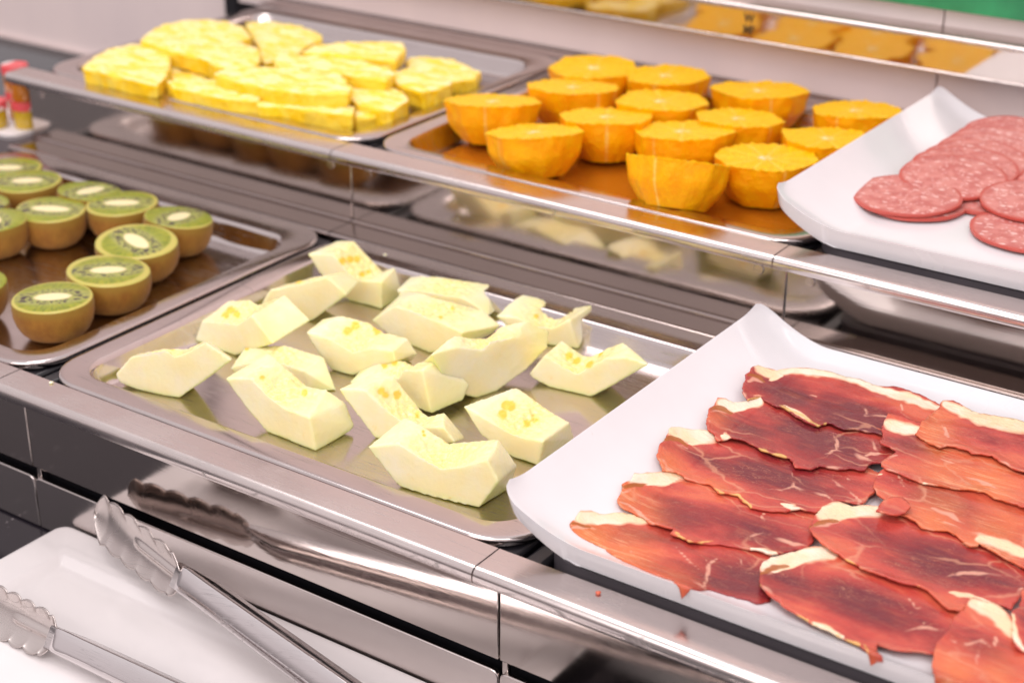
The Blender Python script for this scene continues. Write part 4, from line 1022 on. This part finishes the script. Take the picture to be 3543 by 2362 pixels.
    rm = np.exp(-(db/.0035)**2)*.45
    for L_, w_ in rimseg: rm = np.maximum(rm, np.exp(-(poly_d(px, L_)/w_)**2))
    dp = np.full(len(px), .45)
    if deepc is not None:
        dp = np.zeros(len(px))
        for (u, v_, ru, rv, an, s_) in deepc:
            ca, sa = math.cos(an), math.sin(an); X_ = (px[:, 0]-u)*ca+(px[:, 1]-v_)*sa; Y_ = -(px[:, 0]-u)*sa+(px[:, 1]-v_)*ca
            dp = np.maximum(dp, s_*np.exp(-((X_/ru)**2+(Y_/rv)**2)))
        dp = .12+dp
    th_ = np.zeros(len(px))
    for (u, v_, r_, s_) in thin: th_ = np.maximum(th_, s_*np.exp(-(((px[:, 0]-u)**2+(px[:, 1]-v_)**2)/(r_*r_))))
    br = np.zeros(len(px))
    if k in BROWN: br = np.exp(-taper_d(px, BROWN[k], 9)**2)
    for nm_, a_ in (('brown', br), ('fat', fat), ('vein', vn), ('rim', rm), ('deep', dp), ('thin', th_)): setattr_(me, nm_, a_)
    me.materials.append(M['ham']); me.shade_smooth()
    o = bpy.data.objects.new('ham_slice', me); o.location = Vector(cen)*S; link(o)
    sd = o.modifiers.new('solid', 'SOLIDIFY'); sd.thickness = .0030*S; sd.offset = -1
    return tag(o, label, 'ham', 'cured ham slices fanned on the platter')

def curl(L_): return (L_, 7)
HAM = []
# front left (lowest)
h5 = f3([(140, 1222), (185, 1195), (215, 1137), (290, 1135), (350, 1152), (480, 1142), (610, 1160), (900, 1200), (1400, 1330), (1560, 1460), (1500, 1520)])+f5([(600, 900), (600, 1005), (500, 1022), (440, 995), (300, 965), (170, 930), (100, 970), (30, 990), (-40, 1010), (-70, 900), (-200, 860), (-320, 800)])+f3([(470, 1470), (370, 1380), (240, 1320), (160, 1270)])
HAM.append(dict(poly=h5, layer=0, label='pale orange ham slice at the front left, a corner hanging over the platter edge', k=5,
  fats=[(f3([(215, 1160), (300, 1175), (420, 1180), (560, 1175), (700, 1180)]), 22), (f3([(340, 1215), (470, 1205), (600, 1190)]), 16), ],
  veins=[(f3([(1160, 1470), (1110, 1510), (1100, 1590), (1080, 1660)]), 5), (f3([(880, 1370), (960, 1440), (1040, 1540)]), 4), (f3([(1290, 1400), (1350, 1500), (1460, 1600)]), 6), (f5([(170, 720), (150, 860), (130, 920)]), 6), (f5([(30, 870), (110, 900), (160, 950)]), 9), (f3([(170, 1245), (260, 1240), (340, 1265)]), 6), (f3([(560, 1390), (620, 1480)]), 4)],
  deepc=[(2540, 2010, 210, 70, .35, .75), (2300, 1860, 160, 40, .3, .55)], thin=[(2030, 1870, 120, .9), (2150, 1950, 130, .7), (2300, 2040, 100, .4)], flap=(2352, 2090, 60, .03)))
h4 = f3([(475, 1060), (510, 960), (560, 940), (590, 885), (650, 890), (760, 870), (880, 860), (1300, 980), (1800, 1080), (1880, 1150), (1840, 1230), (1840, 1350), (1790, 1390), (1600, 1430), (1530, 1440), (1400, 1395), (1180, 1355), (960, 1352), (900, 1315), (845, 1300), (860, 1265), (690, 1215), (640, 1165), (580, 1135), (500, 1110)])
HAM.append(dict(poly=h4, layer=1.1, label='orange red ham slice, second from the front in the left column', k=4,
  fats=[(f3([(590, 905), (700, 915), (800, 895), (920, 880)]), 24), (f3([(700, 965), (820, 935), (900, 905)]), 15), (f3([(1380, 1395), (1500, 1420), (1600, 1430)]), 12)],
  veins=[(f3([(500, 1010), (560, 985), (680, 975)]), 7), (f3([(490, 1060), (540, 1080), (640, 1170), (760, 1240)]), 6), (f3([(1480, 1150), (1490, 1230), (1490, 1290), (1560, 1320), (1700, 1370), (1820, 1380)]), 8), (f3([(1480, 1290), (1380, 1310)]), 5), (f3([(1730, 1150), (1790, 1220)]), 4), (f3([(970, 1020), (1000, 1090)]), 3)],
  deepc=[(2600, 1830, 230, 55, .3, .7), (2380, 1790, 170, 60, .3, .55)], thin=[(2170, 1720, 70, .7), (2230, 1770, 80, .5)],
  rimseg=[(f3([(850, 1290), (900, 1310), (960, 1350), (1150, 1350)]), 8)]))
h3 = f3([(755, 750), (765, 690), (790, 650), (830, 590), (845, 558), (900, 550), (1020, 575), (1100, 585), (1180, 570), (1500, 640), (2200, 820), (2330, 900), (2244, 1010), (2144, 1090), (1994, 1070), (1894, 1130), (1844, 1148), (1740, 1125), (1650, 1140), (1530, 1135), (1394, 1112), (1304, 1035), (1164, 1012), (1100, 945), (940, 905), (880, 860), (795, 855), (765, 810)])
HAM.append(dict(poly=h3, layer=2.2, label='deep red ham slice with white fat crest, middle of the left column', k=3,
  fats=[(f3([(850, 580), (960, 600), (1080, 615), (1200, 610)]), 25), (f3([(960, 660), (1060, 640), (1150, 615)]), 18), (f3([(1600, 1090), (1700, 1110), (1840, 1140)]), 12)],
  veins=[(f3([(775, 700), (820, 670), (900, 680), (945, 700)]), 7), (f3([(780, 760), (800, 830), (870, 860)]), 7), (f3([(1680, 860), (1700, 920), (1690, 970), (1790, 1000), (1920, 1030), (2000, 1080)]), 9), (f3([(1690, 975), (1600, 995), (1500, 990)]), 5), (f3([(1930, 850), (2000, 950), (2100, 1020), (2150, 1080)]), 6), (f3([(2050, 900), (2080, 930)]), 3)],
  deepc=[(2700, 1650, 240, 60, .33, .8), (2450, 1590, 160, 50, .3, .6), (2900, 1690, 120, 50, .3, .4)], thin=[(2300, 1610, 60, .6), (2460, 1710, 60, .4)],
  rimseg=[(f3([(1110, 950), (1200, 1010), (1300, 1030), (1400, 1110)]), 9), (f3([(790, 850), (880, 865)]), 10)]))
h2 = f4([(150, 530), (165, 470), (180, 422), (210, 402), (232, 357), (290, 358), (340, 377), (430, 372), (500, 340), (700, 380), (1200, 540), (1480, 620), (1460, 760), (1420, 820), (1300, 815), (1250, 862), (1180, 850), (1110, 852), (1030, 835), (940, 822), (880, 838), (770, 832), (730, 770), (640, 760), (540, 722), (480, 685), (400, 662), (320, 642), (232, 656), (200, 600), (165, 575)])
HAM.append(dict(poly=h2, layer=3.3, label='dark red ham slice, second from the back in the left column', k=2,
  fats=[(f4([(240, 385), (330, 405), (430, 390), (520, 375)]), 22), (f4([(330, 450), (440, 425), (520, 395)]), 14), (f4([(240, 600), (300, 620)]), 20)],
  veins=[(f4([(180, 440), (250, 440), (320, 460)]), 6), (f4([(170, 500), (200, 560), (240, 590)]), 6), (f4([(1030, 600), (1050, 670), (1050, 720), (1180, 745), (1330, 790)]), 9), (f4([(1050, 725), (950, 740)]), 5), (f4([(1290, 610), (1320, 680), (1350, 720)]), 6), (f4([(960, 825), (1040, 835), (1110, 845)]), 8), (f4([(1250, 770), (1300, 735), (1380, 740)]), 4)],
  deepc=[(2850, 1540, 220, 60, .33, .9), (2620, 1490, 160, 50, .3, .6)], thin=[(2480, 1440, 45, .4)],
  rimseg=[(f4([(400, 665), (480, 690), (540, 722), (720, 765), (770, 830)]), 9)]))
h1 = f4([(405, 290), (415, 250), (432, 200), (462, 178), (475, 150), (510, 128), (560, 152), (640, 170), (770, 160), (900, 165), (1100, 205), (1350, 265), (1560, 310), (1760, 388), (1850, 440), (1700, 560), (1550, 640), (1370, 607), (1280, 590), (1180, 572), (1100, 570), (1000, 522), (930, 545), (850, 515), (770, 472), (680, 420), (640, 415), (570, 375), (530, 345), (440, 365), (412, 335)])
HAM.append(dict(poly=h1, layer=4.4, label='largest wine red ham slice at the back left of the platter', k=1,
  fats=[(f4([(500, 150), (600, 180), (760, 168), (900, 168), (1100, 205), (1250, 260), (1450, 325), (1650, 390), (1790, 420)]), 14), (f4([(600, 225), (700, 200)]), 14), (f4([(1300, 285), (1500, 350), (1650, 400)]), 16), (f4([(690, 415), (770, 465), (860, 510)]), 10)],
  veins=[(f4([(425, 240), (480, 220), (560, 245)]), 6), (f4([(420, 300), (450, 350)]), 7), (f4([(1490, 380), (1510, 440), (1600, 510), (1650, 540)]), 6), (f4([(1230, 380), (1260, 440), (1250, 480), (1400, 490)]), 8), (f4([(1180, 570), (1260, 570), (1360, 600)]), 8), (f4([(860, 330), (920, 355)]), 3), (f4([(840, 400), (870, 410)]), 3)],
  deepc=[(2950, 1440, 220, 60, .33, 1.0), (2750, 1370, 170, 55, .3, .75)], thin=[],
  rimseg=[(f4([(405, 300), (440, 365), (530, 345)]), 7), (f4([(660, 415), (770, 470), (930, 540), (1000, 520)]), 8)]))
h6 = f5([(515, 820), (530, 780), (540, 740), (600, 690), (760, 650), (880, 633), (1000, 600), (1300, 640), (1700, 800), (2050, 1000), (2000, 1200), (1860, 1330), (1720, 1362), (1620, 1350), (1500, 1342), (1400, 1320), (1335, 1300), (1360, 1440), (1320, 1438), (1275, 1442), (1250, 1380), (1212, 1310), (1100, 1260), (1000, 1212), (850, 1130), (760, 1080), (700, 1050), (600, 985), (530, 900)])
HAM.append(dict(poly=h6, layer=2.6, label='glossy dark ham slice at the front middle, rolled corner over the rim', k=6,
  fats=[(f5([(560, 735), (650, 710), (800, 680), (950, 660), (1020, 670)]), 26), (f5([(640, 790), (760, 750), (880, 700)]), 15), (f5([(880, 1150), (1000, 1190), (1100, 1240)]), 11)],
  veins=[(f5([(530, 830), (600, 800), (700, 770)]), 6), (f5([(535, 880), (600, 940), (680, 1020)]), 9), (f5([(1560, 980), (1600, 1040), (1670, 1040)]), 5), (f5([(1500, 1210), (1640, 1180), (1800, 1190), (1860, 1150)]), 7), (f5([(1640, 1130), (1640, 1190)]), 4), (f5([(1100, 980), (1180, 1000)]), 3)],
  deepc=[(3000, 2110, 260, 70, .33, .8), (2800, 2040, 200, 60, .33, .55)], thin=[(3000, 2290, 40, .4)],
  rimseg=[(f5([(520, 830), (540, 920), (640, 1020), (850, 1130), (1000, 1210), (1200, 1300)]), 7), (f5([(1240, 1300), (1260, 1420)]), 8)], flap=(3015, 2310, 75, .035)))
h7 = f5([(865, 492), (890, 440), (920, 400), (950, 350), (1005, 330), (1060, 322), (1160, 350), (1250, 335), (1340, 345), (1700, 350), (2100, 480), (2500, 640), (2500, 950), (2360, 940), (2260, 1060), (2140, 1000), (1990, 1000), (1915, 1082), (1830, 1062), (1760, 1002), (1680, 940), (1600, 898), (1520, 885), (1420, 852), (1250, 790), (1180, 742), (1040, 672), (960, 620), (890, 560)])
HAM.append(dict(poly=h7, layer=3.7, label='long dark ham slice with yellow lower edge in the middle of the platter', k=7,
  fats=[(f5([(950, 400), (1050, 370), (1200, 375), (1350, 370)]), 26), (f5([(1000, 440), (1150, 420), (1280, 390)]), 16), (f5([(2090, 570), (2200, 650), (2360, 690)]), 16), (f5([(1830, 930), (2000, 960), (2140, 1000)]), 10)],
  veins=[(f5([(890, 480), (960, 470), (1060, 460)]), 7), (f5([(900, 540), (960, 610), (1050, 670)]), 9), (f5([(1850, 580), (1860, 660), (1920, 710), (1970, 710)]), 6), (f5([(1800, 830), (1950, 800), (2120, 820), (2300, 840)]), 7), (f5([(2180, 640), (2240, 720), (2340, 790)]), 7), (f5([(2360, 900), (2260, 990)]), 9)],
  deepc=[(3270, 1930, 260, 70, .36, .85), (3050, 1860, 170, 55, .35, .55), (3450, 2010, 130, 60, .3, .5)], thin=[],
  rimseg=[(f5([(880, 520), (960, 620), (1050, 675), (1250, 790), (1420, 850)]), 8), (f5([(1520, 885), (1640, 905), (1760, 1000), (1840, 1060)]), 7)]))
h9 = f5([(1712, 1450), (1730, 1370), (1752, 1300), (1810, 1240), (1870, 1130), (1950, 1045), (2000, 978), (2130, 1012), (2240, 1082), (2300, 1180), (2600, 1260), (2600, 1800), (1800, 1700), (1730, 1560)])
HAM.append(dict(poly=h9, layer=4.8, label='salmon coloured ham slice with square white end at the bottom right corner', k=9,
  fats=[(f5([(1990, 1010), (2110, 1060), (2220, 1150), (2280, 1230)]), 22), (f5([(2100, 1040), (2220, 1110)]), 16)],
  veins=[(f5([(2080, 1290), (2040, 1380), (2000, 1460)]), 8), (f5([(1940, 1310), (2080, 1280), (2130, 1330)]), 7), (f5([(2160, 1260), (2150, 1360)]), 6), (f5([(1820, 1250), (1900, 1300)]), 7)],
  deepc=[(3400, 2230, 120, 60, .6, .35)], thin=[(3300, 2340, 90, .5), (3450, 2330, 80, .4)]))
h12 = f5([(2270, 1180), (2265, 1080), (2320, 1050), (2330, 940), (2560, 900), (2560, 1400), (2290, 1312)])
HAM.append(dict(poly=h12, layer=5.9, label='small bit of ham slice at the right edge above the salmon coloured one', k=12,
  fats=[(f5([(2270, 1100), (2290, 1250), (2340, 1320)]), 10), (f5([(2240, 1020), (2330, 1000)]), 12)], veins=[], deepc=[(3560, 2160, 60, 60, 0, .5)], thin=[]))
h8 = f5([(1308, 215), (1330, 150), (1375, 105), (1420, 60), (1800, 150), (2100, 250), (2560, 420), (2560, 860), (2352, 765), (2160, 680), (2038, 602), (2030, 620), (1975, 618), (1930, 580), (1880, 545), (1820, 520), (1720, 515), (1650, 500), (1620, 470), (1540, 420), (1480, 400), (1400, 300), (1340, 268)])
HAM.append(dict(poly=h8, layer=4.8, label='streaky orange ham slice at the right, half under the ones behind', k=8,
  fats=[(f5([(2060, 570), (2180, 620), (2352, 680)]), 18), (f5([(1240, 130), (1400, 130)]), 5)],
  veins=[(f5([(1320, 215), (1345, 265)]), 7), (f5([(1640, 490), (1820, 515)]), 7), (f5([(1700, 350), (1850, 400), (2000, 470)]), 7), (f5([(1480, 120), (1540, 220)]), 4), (f5([(1750, 420), (1900, 470), (2100, 560), (2300, 640)]), 6)],
  deepc=[(3250, 1720, 160, 40, .4, .35)], thin=[(3250, 1800, 110, .6), (3450, 1850, 120, .6)]))
h10 = f4([(1345, 660), (1375, 640), (1368, 555), (1408, 487), (1520, 505), (1640, 530), (1900, 600), (2560, 800), (2560, 1250), (2352, 1120), (2200, 1060), (2050, 1000), (1900, 975), (1780, 960), (1660, 948), (1600, 930), (1520, 902), (1450, 870), (1385, 852), (1355, 800), (1400, 765), (1468, 735), (1440, 722), (1390, 690)])
HAM.append(dict(poly=h10, layer=5.9, label='orange ham slice with square white corner lying across the others', k=10,
  fats=[(f4([(1400, 520), (1500, 545), (1630, 570)]), 20), (f4([(1680, 950), (1850, 1000), (2050, 1030), (2352, 1130)]), 22)],
  veins=[(f4([(1360, 800), (1400, 765), (1460, 740)]), 8), (f4([(1370, 840), (1480, 880), (1600, 925)]), 6), (f4([(1700, 740), (1850, 800), (2100, 860)]), 5), (f4([(1640, 620), (1760, 690), (1800, 700)]), 9), (f4([(1900, 890), (2050, 930), (2250, 990)]), 5)],
  deepc=[(3160, 1530, 110, 50, .4, .45)], thin=[(3280, 1640, 110, .55), (3400, 1700, 120, .75), (3250, 1560, 70, .5)]))
h11 = f4([(1602, 602), (1640, 540), (1690, 482), (1740, 440), (1790, 374), (1860, 380), (1950, 420), (2050, 450), (2200, 485), (2560, 560), (2560, 960), (2352, 872), (2300, 860), (2230, 815), (2180, 800), (2130, 758), (2060, 745), (1990, 742), (1930, 715), (1870, 700), (1820, 690), (1770, 700), (1700, 660)])
HAM.append(dict(poly=h11, layer=7.0, label='streaky red ham slice topmost at the back right with wide white rim', k=11,
  fats=[(f4([(1810, 392), (1920, 440), (2050, 490), (2200, 520), (2400, 560)]), 19), (f4([(2000, 470), (2200, 500), (2450, 540)]), 16)],
  veins=[(f4([(1770, 700), (1830, 670), (1900, 700)]), 8), (f4([(2000, 740), (2110, 745), (2200, 800), (2300, 855)]), 8), (f4([(1800, 560), (1850, 640)]), 4), (f4([(1750, 500), (1820, 620)]), 3), (f4([(1900, 560), (2100, 600)]), 3)],
  deepc=[(3500, 1520, 170, 50, .4, .3)], thin=[(3230, 1490, 80, .6)]))
for q in HAM: ham(**q)
# rolled flap on the streaky slice
fl = f5([(1325, 388), (1350, 335), (1400, 300), (1450, 285), (1510, 298), (1550, 330), (1562, 358), (1535, 395), (1480, 415), (1400, 405)])
ham(poly=fl, layer=6.6, label='small folded flap of ham near the middle of the platter', k=33, fats=[(f5([(1340, 400), (1400, 410)]), 8)], veins=[(f5([(1545, 340), (1540, 390), (1490, 412)]), 9)], deepc=[(3090, 1750, 60, 40, 0, .25)])

# ---------------------------------------------------------------- jam pots at the far left
def jar(u, v_, y, zb, r, h, glass, label):
    d = ray(u, v_); t_ = (zb-CAM[2])/d[2]; p = CAM+d*t_
    root = empty('jam_pot', (p[0], p[1], zb), label, 'jar', 'foil topped jam pots')
    def c(rr, z, n=28): return [(p[0]+rr*math.cos(2*math.pi*k/n), p[1]+rr*math.sin(2*math.pi*k/n), z) for k in range(n)]
    vv, ff = loft([c(r*.82, zb), c(r*.9, zb+.004), c(r*.92, zb+h*.6), c(r*.92, zb+h*.70)], True, True)
    mobj('glass_body', vv, ff, glass, root, autos=.8)
    vv, ff = loft([c(r*.95, zb+h*.68), c(r, zb+h*.70), c(r, zb+h*.95), c(r*.97, zb+h)], True, True)
    mobj('lid', vv, ff, M['foil'], root, autos=.8)
box_s = mobj('pot_saucer', *loft([rrect(-1.32, -1.005, .828, 1.00, .03, .0005), rrect(-1.33, -1.000, .822, 1.01, .03, .012)], True, True), M['paper'], None, origin=(-1.3, 1.08, .0), autos=.8)
tag(box_s, 'white saucer under the jam pots at the left edge', 'saucer')
JR = .033; JH = .066
for (x_, y_, lev, gl, lb) in ((-1.036, .905, 0, 'glass_amber', 'yellow jam pot with red foil lid, bottom of the right hand stack'),
                         (-1.038, .907, 1, 'glass_orange', 'jam pot with red printed lid on top of the right hand stack'),
                         (-1.098, .860, 0, 'glass_amber', 'yellow jam pot nearest the front at the left edge'),
                         (-1.110, .950, 0, 'glass_orange', 'jam pot behind the front one at the left edge'),
                         (-1.112, .948, 1, 'glass_orange', 'orange jam pot with pale red lid stacked at the left edge')):
    d_ = np.array([x_, y_, .0125+lev*(JH+.001)]); pr = (d_-CAM)@RM.T
    jar(1771.5+CAMF*pr[0]/pr[2], 1181-CAMF*pr[1]/pr[2], 0, d_[2], JR, JH, M[gl], lb)

# crumbs on the front rail and in the tray
for (u, v_, z_, lb, mt_) in ((178, 1325, .0006, 'tiny pale melon crumb on the front rail near the left tray corner', 'melon'), (1333, 883, .002, 'tiny pale crumb on the rear rail behind the melon', 'melon'), (2070, 2052, .0006, 'tiny reddish crumb on the front rail below the ham platter', 'ham')):
    p = at(u, v_, z=z_); bm = bmesh.new(); bmesh.ops.create_icosphere(bm, subdivisions=2, radius=.0042*S)
    for q in bm.verts:
        q.co *= 1+.4*noise.noise(q.co*900+Vector((u, 0, 0))); q.co.z = q.co.z*.45+.0015*S
    me = bpy.data.meshes.new('crumb'); bm.to_mesh(me); bm.free(); me.materials.append(M[mt_]); me.shade_smooth()
    o = bpy.data.objects.new('crumb', me); o.location = Vector(p)*S; link(o); tag(o, lb, 'crumb', 'crumbs on the rails')
